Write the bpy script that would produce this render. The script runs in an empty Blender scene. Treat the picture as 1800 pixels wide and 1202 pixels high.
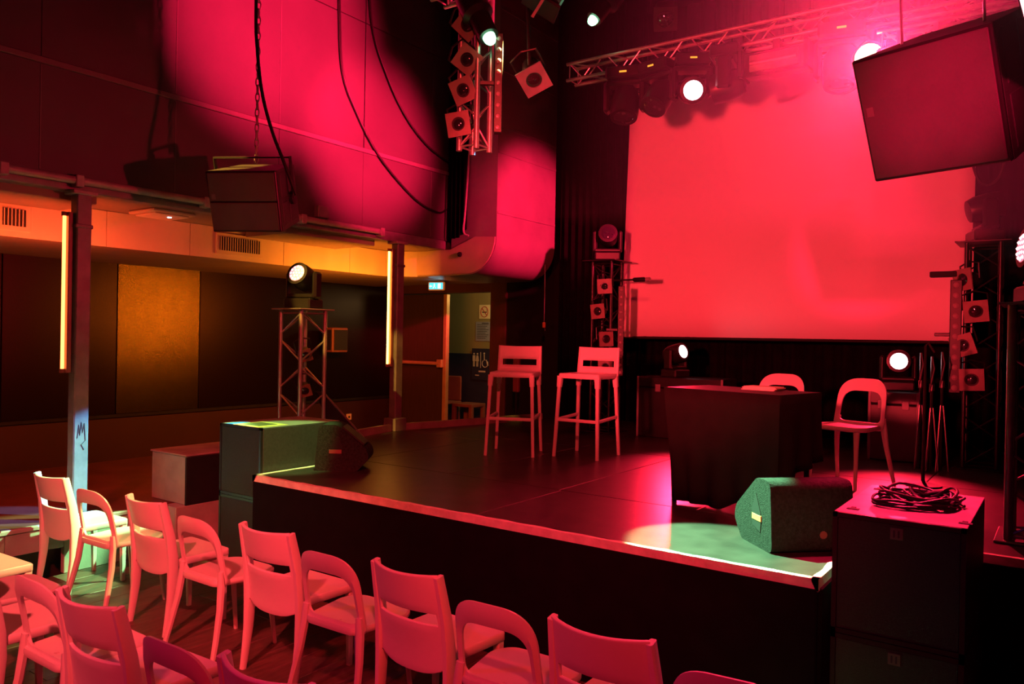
import bpy, math, random
from mathutils import Vector, Matrix, Euler
random.seed(7)
PI = math.pi
scene = bpy.context.scene
col = scene.collection

# ------------------------------------------------------------------ camera
cam_data = bpy.data.cameras.new('camera')
cam_data.sensor_width = 36.0
cam_data.lens = 27.6
cam_data.clip_start = 0.05
camera = bpy.data.objects.new('camera', cam_data)
col.objects.link(camera)
camera.matrix_world = (Matrix.Translation((0, 0, 1.82))
                       @ Matrix.Rotation(math.radians(35.3), 4, 'Z')
                       @ Matrix.Rotation(math.radians(90 - 0.28), 4, 'X')
                       @ Matrix.Rotation(math.radians(1.06), 4, 'Z'))
scene.camera = camera

# ------------------------------------------------------------------ view, world
scene.view_settings.view_transform = 'Standard'
scene.view_settings.look = 'None'
scene.view_settings.exposure = 0.0
scene.view_settings.gamma = 1.0
scene.view_settings.use_curve_mapping = False
world = bpy.data.worlds.new('world')
scene.world = world
world.use_nodes = True
world.node_tree.nodes['Background'].inputs[0].default_value = (0.004, 0.001, 0.0015, 1)
world.node_tree.nodes['Background'].inputs[1].default_value = 1.0

# ------------------------------------------------------------------ stage lights (spot beams, some without a built fixture)
RED = (1.0, 0.012, 0.045)
PINKRED = (1.0, 0.010, 0.068)
ORANGERED = (1.0, 0.035, 0.035)


def spot(name, loc, target, watts, color, angle, blend=0.5, radius=0.05):
    d = bpy.data.lights.new(name, 'SPOT')
    d.energy = watts
    d.color = color
    d.spot_size = math.radians(angle)
    d.spot_blend = blend
    d.shadow_soft_size = radius
    o = bpy.data.objects.new(name, d)
    col.objects.link(o)
    o.location = loc
    o.rotation_euler = (Vector(target) - Vector(loc)).to_track_quat('-Z', 'Y').to_euler()
    return o


# unseen front-of-house lamps beside and behind the camera; the speaker fill is added
spot('house_spot_screen', (-1.9, 0.2, 2.2), (-2.55, 8.6, 2.9), 2800, (1, 0.030, 0.044), 42, 0.6, 0.12)
spot('fill_spot_speaker', (0.9, -1.6, 2.9), (-0.45, 3.6, 2.82), 6500, PINKRED, 8.5, 1.0, 0.1)  # added fill reddening the hanging loudspeaker front in place of haze glare
spot('house_spot_stage', (0.5, -0.6, 4.6), (-4.0, 5.2, 1.0), 1300, ORANGERED, 52, 0.8, 0.1)
spot('house_spot_seats', (-1.2, -1.9, 5.2), (-4.7, 2.4, 0.4), 3000, (1, 0.062, 0.068), 30, 0.9, 0.1)
spot('house_spot_seats_right', (-0.6, -1.9, 4.4), (-2.3, 2.3, 0.4), 540, (1, 0.008, 0.016), 44, 0.9, 0.1)
# red washes of the stage rig
spot('rig_spot_balcony_top', (-1.2, 5.2, 3.6), (-6.1, 4.75, 4.75), 8500, PINKRED, 33, 1.0, 0.1)
spot('rig_spot_balcony_low', (-1.2, 5.15, 3.55), (-6.1, 5.95, 3.85), 9000, PINKRED, 25, 1.0, 0.1)
spot('rig_spot_duct', (-1.45, 6.45, 3.55), (-5.4, 7.95, 3.2), 3400, PINKRED, 30, 0.8, 0.06)
spot('rig_spot_sub', (-0.93, 5.12, 3.42), (-0.6, 4.1, 1.08), 1700, PINKRED, 26, 0.6, 0.05)
spot('rig_spot_blinder', (-0.98, 5.02, 3.5), (0.1, 2.2, 2.6), 1400, (1.0, 0.02, 0.09), 86, 0.8, 0.06)
spot('tower_spot_balcony', (-0.3, 4.95, 2.42), (-6.1, 3.2, 2.95), 420, RED, 34, 0.9, 0.06)
spot('back_spot_floor_left', (-3.36, 7.72, 1.72), (-2.1, 5.3, 0.77), 420, RED, 62, 0.9, 0.07)
spot('back_spot_floor_right', (-1.25, 7.72, 1.72), (-0.9, 6.2, 0.77), 1000, RED, 62, 0.9, 0.07)
spot('truss_spot_red', (-2.62, 5.95, 3.80), (-2.4, 2.5, 0.3), 200, RED, 60, 0.8, 0.06)
# green spots
spot('green_spot_wedge', (-3.18, 4.17, 3.78), (-1.45, 3.95, 0.8), 9000, (0.30, 1.0, 0.45), 16, 0.2, 0.03)
spot('green_spot_left', (-3.52, 5.88, 4.45), (-6.05, 2.5, 0.1), 6000, (0.38, 1.0, 0.36), 13, 0.4, 0.03)
spot('green_spot_speaker', (-3.7, 3.75, 4.7), (-4.95, 4.0, 0.98), 1500, (0.40, 1.0, 0.22), 12, 0.6, 0.03)
# warm and blue house accents
spot('yellow_spot_seats', (-3.0, 4.45, 4.0), (-5.35, 2.35, 0.42), 1500, (1.0, 0.66, 0.20), 17, 0.4, 0.04)
spot('yellow_spot_kerb', (-5.2, 2.0, 4.4), (-5.9, 7.0, 0.8), 1800, (1.0, 0.50, 0.06), 13, 0.2, 0.03)
spot('blue_spot_post', (-2.2, 5.3, 4.2), (-6.12, 2.9, 0.70), 5200, (0.05, 0.42, 1.0), 7.5, 0.2, 0.03)
spot('violet_spot_seats', (-4.6, -1.4, 4.4), (-1.9, 2.4, 0.7), 45, (0.32, 0.08, 1.0), 40, 0.8, 0.05)


# ------------------------------------------------------------------ materials
def material(name, color, rough=0.5, metal=0.0, noise=0.0, scale=8.0, bump=0.0, bump_scale=60.0,
             emit=None, strength=0.0, stretch=None, spec=0.5):
    m = bpy.data.materials.new(name)
    m.use_nodes = True
    nt = m.node_tree
    b = nt.nodes['Principled BSDF']
    b.inputs['Base Color'].default_value = (*color, 1)
    b.inputs['Roughness'].default_value = rough
    b.inputs['Metallic'].default_value = metal
    b.inputs['Specular IOR Level'].default_value = spec
    tc = nt.nodes.new('ShaderNodeTexCoord')
    src = tc.outputs['Object']
    if stretch:
        mp = nt.nodes.new('ShaderNodeMapping')
        mp.inputs['Scale'].default_value = stretch
        nt.links.new(src, mp.inputs['Vector'])
        src = mp.outputs['Vector']
    if noise > 0:
        n = nt.nodes.new('ShaderNodeTexNoise')
        n.inputs['Scale'].default_value = scale
        n.inputs['Detail'].default_value = 5
        nt.links.new(src, n.inputs['Vector'])
        r = nt.nodes.new('ShaderNodeValToRGB')
        r.color_ramp.elements[0].position = 0.3
        r.color_ramp.elements[1].position = 0.7
        r.color_ramp.elements[0].color = (*[c * (1 - noise) for c in color], 1)
        r.color_ramp.elements[1].color = (*[min(1, c * (1 + noise)) for c in color], 1)
        nt.links.new(n.outputs['Fac'], r.inputs['Fac'])
        nt.links.new(r.outputs['Color'], b.inputs['Base Color'])
    if bump > 0:
        n2 = nt.nodes.new('ShaderNodeTexNoise')
        n2.inputs['Scale'].default_value = bump_scale
        n2.inputs['Detail'].default_value = 3
        nt.links.new(src, n2.inputs['Vector'])
        bp = nt.nodes.new('ShaderNodeBump')
        bp.inputs['Strength'].default_value = bump
        bp.inputs['Distance'].default_value = 0.01
        nt.links.new(n2.outputs['Fac'], bp.inputs['Height'])
        nt.links.new(bp.outputs['Normal'], b.inputs['Normal'])
    if emit:
        b.inputs['Emission Color'].default_value = (*emit, 1)
        b.inputs['Emission Strength'].default_value = strength
    return m


M = {
    'plastic': material('white_plastic', (0.74, 0.72, 0.70), 0.38, noise=0.03, scale=5),
    'plastic2': material('pale_grey_plastic', (0.66, 0.64, 0.62), 0.34, noise=0.03, scale=5),
    'hole': material('dark_hole', (0.01, 0.01, 0.01), 0.8, noise=0.1),
    'deck': material('stage_deck_board', (0.036, 0.029, 0.027), 0.34, noise=0.35, scale=6, bump=0.08, bump_scale=90),
    'skirt': material('stage_skirt_cloth', (0.006, 0.006, 0.007), 0.95, noise=0.2, spec=0.1),
    'tape': material('white_edge_tape', (0.72, 0.66, 0.60), 0.6, noise=0.18, scale=14, bump=0.2),
    'black': material('black_paint', (0.010, 0.009, 0.009), 0.7, noise=0.25, spec=0.3),
    'blackgloss': material('black_casing', (0.012, 0.011, 0.012), 0.35, noise=0.2),
    'velvet': material('black_curtain', (0.006, 0.005, 0.006), 1.0, noise=0.3, spec=0.05),
    'balcony': material('balcony_panel_paint', (0.085, 0.075, 0.078), 0.55, noise=0.07, scale=3, bump=0.03),
    'batten': material('balcony_batten', (0.17, 0.15, 0.15), 0.5, noise=0.1, scale=6),
    'lowwall': material('brown_wainscot', (0.034, 0.0045, 0.004), 0.6, noise=0.12, scale=3),
    'wallpanel': material('dark_perforated_sheet', (0.016, 0.006, 0.006), 0.32, metal=0.6, noise=0.2, scale=90, bump=0.12, bump_scale=200, spec=0.35),
    'gold': material('perforated_brass_sheet', (0.085, 0.064, 0.019), 0.27, metal=0.95, noise=0.3, scale=90, bump=0.2, bump_scale=160),
    'concrete': material('painted_grey_concrete', (0.30, 0.31, 0.29), 0.6, noise=0.2, scale=4, bump=0.15),
    'aisle': material('aisle_floor_vinyl', (0.12, 0.032, 0.026), 0.5, noise=0.2, scale=4),
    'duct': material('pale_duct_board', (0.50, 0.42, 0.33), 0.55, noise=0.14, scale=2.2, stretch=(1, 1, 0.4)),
    'sheet': material('sheet_metal_duct', (0.30, 0.27, 0.27), 0.38, metal=0.25, noise=0.12, scale=2.5, bump=0.06, bump_scale=9),
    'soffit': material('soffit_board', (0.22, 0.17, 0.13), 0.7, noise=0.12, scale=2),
    'steel': material('painted_steel_post', (0.16, 0.15, 0.16), 0.4, noise=0.25, scale=9, bump=0.08),
    'rail': material('steel_rail', (0.34, 0.31, 0.31), 0.42, noise=0.2, scale=12),
    'alu': material('truss_aluminium', (0.55, 0.53, 0.52), 0.34, metal=0.8, noise=0.1, scale=20),
    'darkalu': material('dark_truss_tube', (0.16, 0.15, 0.15), 0.35, metal=0.6, noise=0.15, scale=20),
    'gel': material('gel_frame_card', (0.24, 0.19, 0.16), 0.5, noise=0.15, scale=14),
    'lens': material('lamp_glass_off', (0.02, 0.02, 0.025), 0.06, spec=0.9, noise=0.05),
    'ledoff': material('led_lens_off', (0.30, 0.26, 0.27), 0.2, noise=0.1),
    'screen': material('projection_cloth', (0.80, 0.79, 0.78), 0.85, noise=0.02, scale=1.5, spec=0.15),
    'wood': material('door_wood', (0.060, 0.032, 0.020), 0.5, noise=0.15, scale=5, stretch=(6, 6, 0.6)),
    'doortrim': material('door_edge_metal', (0.55, 0.34, 0.18), 0.4, metal=0.2, noise=0.1),
    'brownframe': material('door_frame_paint', (0.085, 0.035, 0.022), 0.55, noise=0.12),
    'corridor': material('corridor_olive_paint', (0.30, 0.27, 0.14), 0.75, noise=0.08, scale=2),
    'corridorblue': material('corridor_blue_dado', (0.022, 0.026, 0.085), 0.6, noise=0.12),
    'paper': material('paper_notice', (0.78, 0.70, 0.52), 0.8, noise=0.05),
    'bluepaper': material('blue_notice', (0.30, 0.33, 0.52), 0.7, noise=0.08),
    'ink': material('dark_ink', (0.03, 0.03, 0.05), 0.7, noise=0.1),
    'redink': material('red_ink', (0.45, 0.03, 0.03), 0.7, noise=0.1),
    'whiteink': material('white_print', (0.62, 0.62, 0.66), 0.7, noise=0.05),
    'carpet': material('speaker_carpet', (0.026, 0.028, 0.026), 0.95, noise=0.35, scale=60, bump=0.6, bump_scale=180, spec=0.1),
    'grille': material('speaker_grille_mesh', (0.022, 0.020, 0.020), 0.5, metal=0.2, noise=0.3, scale=120, bump=0.4, bump_scale=260),
    'foamgrille': material('speaker_foam_front', (0.060, 0.055, 0.052), 0.7, noise=0.15, scale=5, bump=0.3, bump_scale=260),
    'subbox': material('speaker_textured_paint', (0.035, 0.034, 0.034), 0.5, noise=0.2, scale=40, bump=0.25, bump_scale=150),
    'subtop': material('pale_speaker_top', (0.22, 0.21, 0.21), 0.45, noise=0.2, scale=7, bump=0.1, bump_scale=100),  # paler grey than the cabinet paint
    'greybox': material('grey_wooden_step', (0.30, 0.25, 0.23), 0.6, noise=0.2, scale=6, bump=0.1),
    'badge': material('grey_badge', (0.12, 0.11, 0.10), 0.4, noise=0.1),
    'cloth': material('black_table_cloth', (0.010, 0.009, 0.009), 0.9, noise=0.2, spec=0.15),
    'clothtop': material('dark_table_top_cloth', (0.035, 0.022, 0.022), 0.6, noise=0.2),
    'rubber': material('black_rubber_cable', (0.008, 0.008, 0.008), 0.5, noise=0.1),
    'palecable': material('pale_cable', (0.5, 0.48, 0.46), 0.5, noise=0.1),
    'chain': material('steel_chain', (0.6, 0.58, 0.56), 0.3, metal=0.8, noise=0.1),
    'orangeplug': material('orange_plastic', (0.75, 0.35, 0.12), 0.5, noise=0.1),
    'plugwhite': material('white_socket_plate', (0.80, 0.62, 0.45), 0.45, noise=0.05),
    'metalred': material('reddish_metal', (0.25, 0.10, 0.08), 0.45, noise=0.1),
    'plank': material('dark_parquet', (0.105, 0.070, 0.050), 0.42, noise=0.35, scale=5, bump=0.06, stretch=(8, 1, 1)),
    'sticker': material('yellow_green_label', (0.62, 0.60, 0.20), 0.5, noise=0.15, scale=20),
    'stickerblue': material('blue_label', (0.04, 0.20, 0.65), 0.5, noise=0.1),
    'stickerdark': material('dark_label_print', (0.10, 0.11, 0.06), 0.5, noise=0.3, scale=60),
    'redhot': material('lit_red_lens', (0.9, 0.4, 0.4), 0.3, emit=(1.0, 0.22, 0.30), strength=1.4),
    'redwhite': material('lit_white_red_lens', (0.9, 0.6, 0.6), 0.3, emit=(1.0, 0.62, 0.66), strength=12),
    'glarewhite': material('glare_panel_face', (0.9, 0.6, 0.6), 0.3, emit=(1.0, 0.5, 0.55), strength=3.0),
    'ledpink': material('lit_pink_led', (0.9, 0.6, 0.6), 0.3, emit=(1.0, 0.6, 0.66), strength=2.5),
    'hot': material('lit_yellow_white_lens', (0.9, 0.8, 0.6), 0.3, emit=(1.0, 0.72, 0.36), strength=40),
    'greenhot': material('lit_green_lens', (0.5, 0.9, 0.6), 0.3, emit=(0.30, 1.0, 0.50), strength=5),
    'neonred': material('orange_red_tube', (0.9, 0.4, 0.2), 0.3, emit=(1.0, 0.17, 0.035), strength=9),
    'neonyellow': material('amber_tube', (0.9, 0.6, 0.2), 0.3, emit=(1.0, 0.36, 0.045), strength=16),
    'cyanlit': material('lit_exit_panel', (0.1, 0.5, 0.6), 0.4, emit=(0.03, 0.55, 0.80), strength=1.6),
    'cyanmark': material('lit_exit_mark', (0.6, 0.9, 0.9), 0.4, emit=(0.55, 0.95, 1.0), strength=1.8),
    'coolled': material('cool_white_led', (0.7, 0.9, 1.0), 0.3, emit=(0.5, 0.9, 1.0), strength=3),
    'yellowled': material('yellow_display', (0.7, 0.6, 0.1), 0.3, emit=(0.8, 0.6, 0.05), strength=0.8),
    'diffuser': material('lamp_diffuser', (0.70, 0.55, 0.45), 0.5, noise=0.05),
}


# ------------------------------------------------------------------ mesh helpers
class MB:
    """collects shapes and links them as one mesh object"""

    def __init__(self):
        self.v = []
        self.f = []

    def add(self, vs, fs, mat=None):
        k = len(self.v)
        for p in vs:
            p = Vector(p)
            self.v.append(tuple(mat @ p if mat else p))
        self.f += [tuple(i + k for i in q) for q in fs]
        return self

    def box(self, lo, hi, mat=None):
        x0, y0, z0 = lo
        x1, y1, z1 = hi
        return self.add([(x0, y0, z0), (x1, y0, z0), (x1, y1, z0), (x0, y1, z0),
                         (x0, y0, z1), (x1, y0, z1), (x1, y1, z1), (x0, y1, z1)],
                        [(0, 3, 2, 1), (4, 5, 6, 7), (0, 1, 5, 4), (1, 2, 6, 5), (2, 3, 7, 6), (3, 0, 4, 7)], mat)

    def cbox(self, c, s, mat=None):
        return self.box([c[i] - s[i] / 2 for i in range(3)], [c[i] + s[i] / 2 for i in range(3)], mat)

    def bbox(self, lo, hi, b=0.01, mat=None):
        """box with bevelled edges"""
        vs, fs = [], []
        lo, hi = Vector(lo), Vector(hi)
        c = (lo + hi) / 2
        h = (hi - lo) / 2
        b = min(b, min(h) * 0.9)
        idx = {}
        for sx in (-1, 1):
            for sy in (-1, 1):
                for sz in (-1, 1):
                    for a in range(3):
                        d = [h.x - b, h.y - b, h.z - b]
                        d[a] += b
                        idx[(sx, sy, sz, a)] = len(vs)
                        vs.append((c.x + sx * d[0], c.y + sy * d[1], c.z + sz * d[2]))
        cy = {0: [(-1, -1), (1, -1), (1, 1), (-1, 1)]}[0]
        for a in range(3):
            o1, o2 = [(1, 2), (2, 0), (0, 1)][a]
            for s in (-1, 1):
                q = []
                for (p1, p2) in cy:
                    k = [0, 0, 0]
                    k[a] = s
                    k[o1] = p1
                    k[o2] = p2
                    q.append(idx[(*k, a)])
                fs.append(tuple(q if s > 0 else q[::-1]))
        for a in range(3):      # edges along axis a
            o1, o2 = [(1, 2), (2, 0), (0, 1)][a]
            for s1 in (-1, 1):
                for s2 in (-1, 1):
                    k0 = [0, 0, 0]
                    k0[o1], k0[o2] = s1, s2
                    ka = list(k0)
                    kb = list(k0)
                    ka[a], kb[a] = -1, 1
                    q = [idx[(*ka, o1)], idx[(*kb, o1)], idx[(*kb, o2)], idx[(*ka, o2)]]
                    fs.append(tuple(q if s1 * s2 < 0 else q[::-1]))
        for sx in (-1, 1):
            for sy in (-1, 1):
                for sz in (-1, 1):
                    q = [idx[(sx, sy, sz, a)] for a in range(3)]
                    fs.append(tuple(q if sx * sy * sz > 0 else q[::-1]))
        return self.add(vs, fs, mat)

    def tube(self, path, r, n=8, cap=True, mat=None):
        """round tube along a path, r a number or one per point"""
        rs = r if isinstance(r, (list, tuple)) else [r] * len(path)
        return self.sweep(path, [(q, q) for q in rs], [(math.cos(2 * PI * i / n), math.sin(2 * PI * i / n)) for i in range(n)], cap, mat)

    def bar(self, path, sizes, mat=None, ref=(1, 0, 0), c=0.3):
        """bar with chamfered rectangular section; sizes (across ref, along the other) half sizes"""
        prof = [(1, -1 + c), (1, 1 - c), (1 - c, 1), (-1 + c, 1), (-1, 1 - c), (-1, -1 + c), (-1 + c, -1), (1 - c, -1)]
        return self.sweep(path, sizes, prof, True, mat, ref)

    def sweep(self, path, radii, prof, cap=True, mat=None, ref=None):
        P = [Vector(p) for p in path]
        vs, fs = [], []
        n = len(prof)
        a_prev = None
        for i, p in enumerate(P):
            t = (P[min(i + 1, len(P) - 1)] - P[max(i - 1, 0)])
            t.normalize()
            if ref is not None:
                a = Vector(ref)
            elif a_prev is None:
                a = Vector((0, 0, 1)) if abs(t.z) < 0.9 else Vector((1, 0, 0))
            else:
                a = a_prev
            a = a - t * a.dot(t)
            a.normalize()
            a_prev = a
            b = t.cross(a)
            for (u, w) in prof:
                vs.append(p + a * (u * radii[i][0]) + b * (w * radii[i][1]))
        for i in range(len(P) - 1):
            for j in range(n):
                k = (j + 1) % n
                fs.append((i * n + j, i * n + k, (i + 1) * n + k, (i + 1) * n + j))
        if cap:
            fs.append(tuple(range(n - 1, -1, -1)))
            fs.append(tuple((len(P) - 1) * n + j for j in range(n)))
        return self.add(vs, fs, mat)

    def lathe(self, prof, n=20, mat=None, cap=True):
        """profile of (r, z) turned about z"""
        vs, fs = [], []
        for (r, z) in prof:
            for j in range(n):
                a = 2 * PI * j / n
                vs.append((r * math.cos(a), r * math.sin(a), z))
        m = len(prof)
        for i in range(m - 1):
            for j in range(n):
                k = (j + 1) % n
                fs.append((i * n + j, i * n + k, (i + 1) * n + k, (i + 1) * n + j))
        if cap:
            fs.append(tuple(range(n - 1, -1, -1)))
            fs.append(tuple((m - 1) * n + j for j in range(n)))
        return self.add(vs, fs, mat)

    def prism(self, poly, d0, d1, axes=(0, 2, 1), mat=None):
        """polygon in two axes, extruded along the third from d0 to d1"""
        n = len(poly)
        vs = []
        for d in (d0, d1):
            for (a, b) in poly:
                p = [0, 0, 0]
                p[axes[0]], p[axes[1]], p[axes[2]] = a, b, d
                vs.append(p)
        fs = [tuple(range(n)), tuple(range(2 * n - 1, n - 1, -1))]
        for i in range(n):
            k = (i + 1) % n
            fs.append((i, i + n, k + n, k))
        return self.add(vs, fs, mat)

    def build(self, name, mat, parent=None, smooth=False, loc=None, rot=None, recalc=True):
        me = bpy.data.meshes.new(name)
        me.from_pydata(self.v, [], self.f)
        if recalc:
            import bmesh
            bm = bmesh.new()
            bm.from_mesh(me)
            bmesh.ops.recalc_face_normals(bm, faces=bm.faces)
            bm.to_mesh(me)
            bm.free()
        me.materials.append(M[mat] if isinstance(mat, str) else mat)
        if smooth:
            me.polygons.foreach_set('use_smooth', [True] * len(me.polygons))
            me.set_sharp_from_angle(angle=math.radians(40))
        me.update()
        o = bpy.data.objects.new(name, me)
        col.objects.link(o)
        if parent:
            o.parent = parent
        if loc:
            o.location = loc
        if rot:
            o.rotation_euler = rot
        return o


def tag(o, label=None, cat=None, group=None, kind=None):
    if label:
        o['label'] = label
    if cat:
        o['category'] = cat
    if group:
        o['group'] = group
    if kind:
        o['kind'] = kind
    return o


def thing(name, label, cat, loc=(0, 0, 0), rz=0.0, group=None, rot=None):
    o = bpy.data.objects.new(name, None)
    o.empty_display_size = 0.1
    col.objects.link(o)
    o.location = loc
    o.rotation_euler = rot if rot is not None else (0, 0, rz)
    return tag(o, label, cat, group)


def struct(name, mb, mat, **k):
    return tag(mb.build(name, mat, **k), kind='structure')


def copy_tree(o, parent=None):
    c = o.copy()
    col.objects.link(c)
    c.parent = parent
    for ch in list(o.children):
        copy_tree(ch, c)
    return c


def share(src, parent, loc=None, rot=None, scale=None):
    c = src.copy()
    col.objects.link(c)
    c.parent = parent
    if loc is not None:
        c.location = loc
    if rot is not None:
        c.rotation_euler = rot
    if scale is not None:
        c.scale = scale
    return c


def aim_rot(d, roll=0.0):
    """rotation that points local +Z along d"""
    return (Vector(d).to_track_quat('Z', 'Y').to_matrix().to_4x4() @ Matrix.Rotation(roll, 4, 'Z')).to_euler()


def rounded(pts, r, seg=5):
    """round the corners of a closed polygon; r a number or one per corner"""
    out = []
    n = len(pts)
    for i in range(n):
        p = Vector(pts[i]).to_2d() if len(pts[i]) > 2 else Vector(pts[i])
        a = Vector(pts[i - 1])
        b = Vector(pts[(i + 1) % n])
        rr = r[i] if isinstance(r, (list, tuple)) else r
        d1, d2 = (a - p), (b - p)
        ang = d1.angle(d2)
        t = min(rr / math.tan(ang / 2), d1.length * 0.48, d2.length * 0.48)
        p1 = p + d1.normalized() * t
        p2 = p + d2.normalized() * t
        for k in range(seg + 1):
            s = k / seg
            out.append(tuple((1 - s) ** 2 * p1 + 2 * s * (1 - s) * p + s * s * p2))
    return out


# ================================================================== THE SETTING
S = 0.77          # stage level
A = 0.39          # side aisle level
XB = -6.09        # plane of the balcony front and its posts
XW = -8.6         # left wall

# --- audience floor with planks
fl = struct('floor', MB().box((XB, -2.5, -0.15), (1.5, 9.6, -0.02)), 'plank')
plank = None
pw, plen = 0.2, 1.9
nx = int((1.5 - XB) / pw)
for i in range(nx):
    off = -2.5 - (i % 3) * 0.63
    for j in range(5):
        y0, y1 = max(-2.5, off + j * plen), min(4.7, off + (j + 1) * plen)
        if y1 - y0 < 0.05:
            continue
        x0 = XB + i * pw
        if plank is None:
            o = MB().bbox((0.0015, 0.0015, 0), (pw - 0.0015, plen - 0.0015, 0.02), 0.002).build('plank', 'plank', fl)
            plank = o
        else:
            o = share(plank, fl)
        o.location = (x0, y0, -0.02)
        o.scale = (1, (y1 - y0) / plen, 1)

# --- side aisle platform under the balcony
ai = struct('floor_aisle', MB().box((XW, -2.5, -0.15), (XB - 0.3, 10.4, A - 0.03)).box((XB - 0.3, 4.3, -0.15), (XB, 10.4, A - 0.03)), 'concrete')
MB().box((XW, -2.5, A - 0.03), (XB - 0.03, 10.4, A)).build('aisle_covering', 'aisle', ai)
for (y0, y1, z0, z1) in ((-2.5, 0.3, 0, A - 0.03), (0.302, 2.46, 0, A - 0.03), (2.862, 4.3, 0, A - 0.03), (2.462, 2.86, 0.2, A - 0.03)):
    MB().bbox((XB - 0.05, y0, z0), (XB, y1, z1), 0.004).build('riser_board', 'concrete', ai)
MB().bbox((XB - 0.03, -2.5, A - 0.03), (XB + 0.012, 3.6, A + 0.004), 0.006).build('edge_nosing', 'rail', ai)

# --- stage
decks = [(-4.89, -2.85, 3.68, 4.66), (-2.85, -0.9, 3.68, 4.66),
         (-4.89, -3.87, 4.66, 6.66), (-3.87, -2.87, 4.66, 6.66), (-2.87, -1.87, 4.66, 6.66), (-1.87, -0.87, 4.66, 6.66),
         (-0.87, 0.6, 4.66, 6.66), (-6.05, -4.89, 4.66, 6.4),
         (-4.89, -3.87, 6.66, 9.3), (-3.87, -2.87, 6.66, 9.3), (-2.87, -1.87, 6.66, 9.3), (-1.87, -0.87, 6.66, 9.3),
         (-0.87, 0.6, 6.66, 9.3), (-5.9, -4.89, 6.4, 9.3)]
stg = struct('floor_stage', MB().box((-4.87, 3.72, 0), (-0.92, 9.3, S - 0.05)).box((-6.03, 4.66, 0), (-4.87, 9.3, S - 0.05)).box((-0.92, 4.66, 0), (0.6, 9.3, S - 0.05)), 'black')
for (x0, x1, y0, y1) in decks:
    MB().bbox((x0 + 0.003, y0 + 0.003, S - 0.045), (x1 - 0.003, y1 - 0.003, S), 0.003).build('deck_panel', 'deck', stg)
MB().bbox((-4.9, 3.635, 0.0), (-0.89, 3.665, S - 0.042), 0.006).build('skirt', 'skirt', stg)
MB().bbox((-0.9, 3.665, 0.0), (-0.875, 4.66, S - 0.042), 0.006).build('skirt', 'skirt', stg)
MB().bbox((-4.915, 3.665, 0.0), (-4.89, 4.66, S - 0.042), 0.006).build('skirt', 'skirt', stg)
MB().bbox((-0.9, 4.62, 0.0), (0.6, 4.655, S - 0.042), 0.006).build('skirt', 'skirt', stg)
MB().bbox((-6.05, 4.62, 0.0), (-4.92, 4.655, S - 0.042), 0.006).build('skirt', 'skirt', stg)


def wavy_trim(p0, p1, n=40):
    """worn painted edge strip: a face and a narrow top with an uneven inner line"""
    p0, p1 = Vector(p0), Vector(p1)
    t = (p1 - p0).normalized()
    inn = Vector((-t.y, t.x, 0))
    vs, fs = [], []
    for i in range(n + 1):
        p = p0 + (p1 - p0) * (i / n)
        w = 0.034 + 0.006 * math.sin(i * 1.7) + 0.004 * random.uniform(-1, 1)
        dz = 0.052 + 0.003 * random.uniform(-1, 1)
        vs += [p + Vector((0, 0, -dz)), p + Vector((0, 0, 0.0025)), p + inn * w + Vector((0, 0, 0.0025)), p + inn * w + Vector((0, 0, -0.01)), p + inn * 0.01 + Vector((0, 0, -dz))]
    for i in range(n):
        for j in range(5):
            k = (j + 1) % 5
            fs.append((i * 5 + j, (i + 1) * 5 + j, (i + 1) * 5 + k, i * 5 + k))
    fs.append((0, 1, 2, 3, 4))
    fs.append(tuple(n * 5 + j for j in range(5)))
    return MB().add(vs, fs)


wavy_trim((-4.91, 3.64, S), (-0.885, 3.64, S), 60).build('edge_trim', 'tape', stg)
wavy_trim((-0.885, 3.64, S), (-0.885, 4.64, S), 16).build('edge_trim', 'tape', stg)
wavy_trim((-4.91, 4.64, S), (-4.91, 3.64, S), 16).build('edge_trim', 'tape', stg)
wavy_trim((-0.885, 4.635, S), (0.6, 4.635, S), 16).build('edge_trim', 'tape', stg)
# low kerb between the wing and the aisle
kerb = MB()
ring = [(-5.9, 5.3), (-6.09, 6.34), (-5.79, 7.6), (-5.6, 8.6)]
for (a, b) in zip(ring[:-1], ring[1:]):
    a, b = Vector(a), Vector(b)
    t = (b - a).normalized()
    n = Vector((-t.y, t.x)) * 0.025
    kerb.prism([tuple(a + n), tuple(a - n), tuple(b - n), tuple(b + n)], S, S + 0.075, axes=(0, 1, 2))
tag(kerb.build('trim_1', 'greybox'), kind='structure')

# --- outer shell
wl = struct('wall_left', MB().box((XW - 0.15, -2.5, 0), (XW, 10.4, 3.1)), 'black')
MB().box((XW, -2.5, A), (XW + 0.03, 9.0, 0.86)).build('wainscot', 'lowwall', wl)
for (y0, y1, m) in ((-2.5, 0.4, 'wallpanel'), (0.4, 2.4, 'wallpanel'), (2.4, 3.4, 'wallpanel'), (3.4, 4.55, 'wallpanel'), (4.55, 5.56, 'gold'), (5.56, 7.2, 'wallpanel'), (7.2, 9.0, 'wallpanel')):
    MB().bbox((XW, y0 + 0.004, 0.9), (XW + 0.035, y1 - 0.004, 2.6), 0.004).build('wall_panel', m, wl)
MB().bbox((XW, -2.5, 0.86), (XW + 0.05, 9.0, 0.9), 0.006).build('dado_rail', 'black', wl)
bal = struct('wall_balcony', MB().box((XB - 0.18, -2.5, 2.98), (XB - 0.02, 7.2, 6.6)), 'black')
ys = [-2.5, -0.5, 0.55, 1.6, 2.65, 3.70, 4.75, 5.83, 6.91, 7.22]
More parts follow.
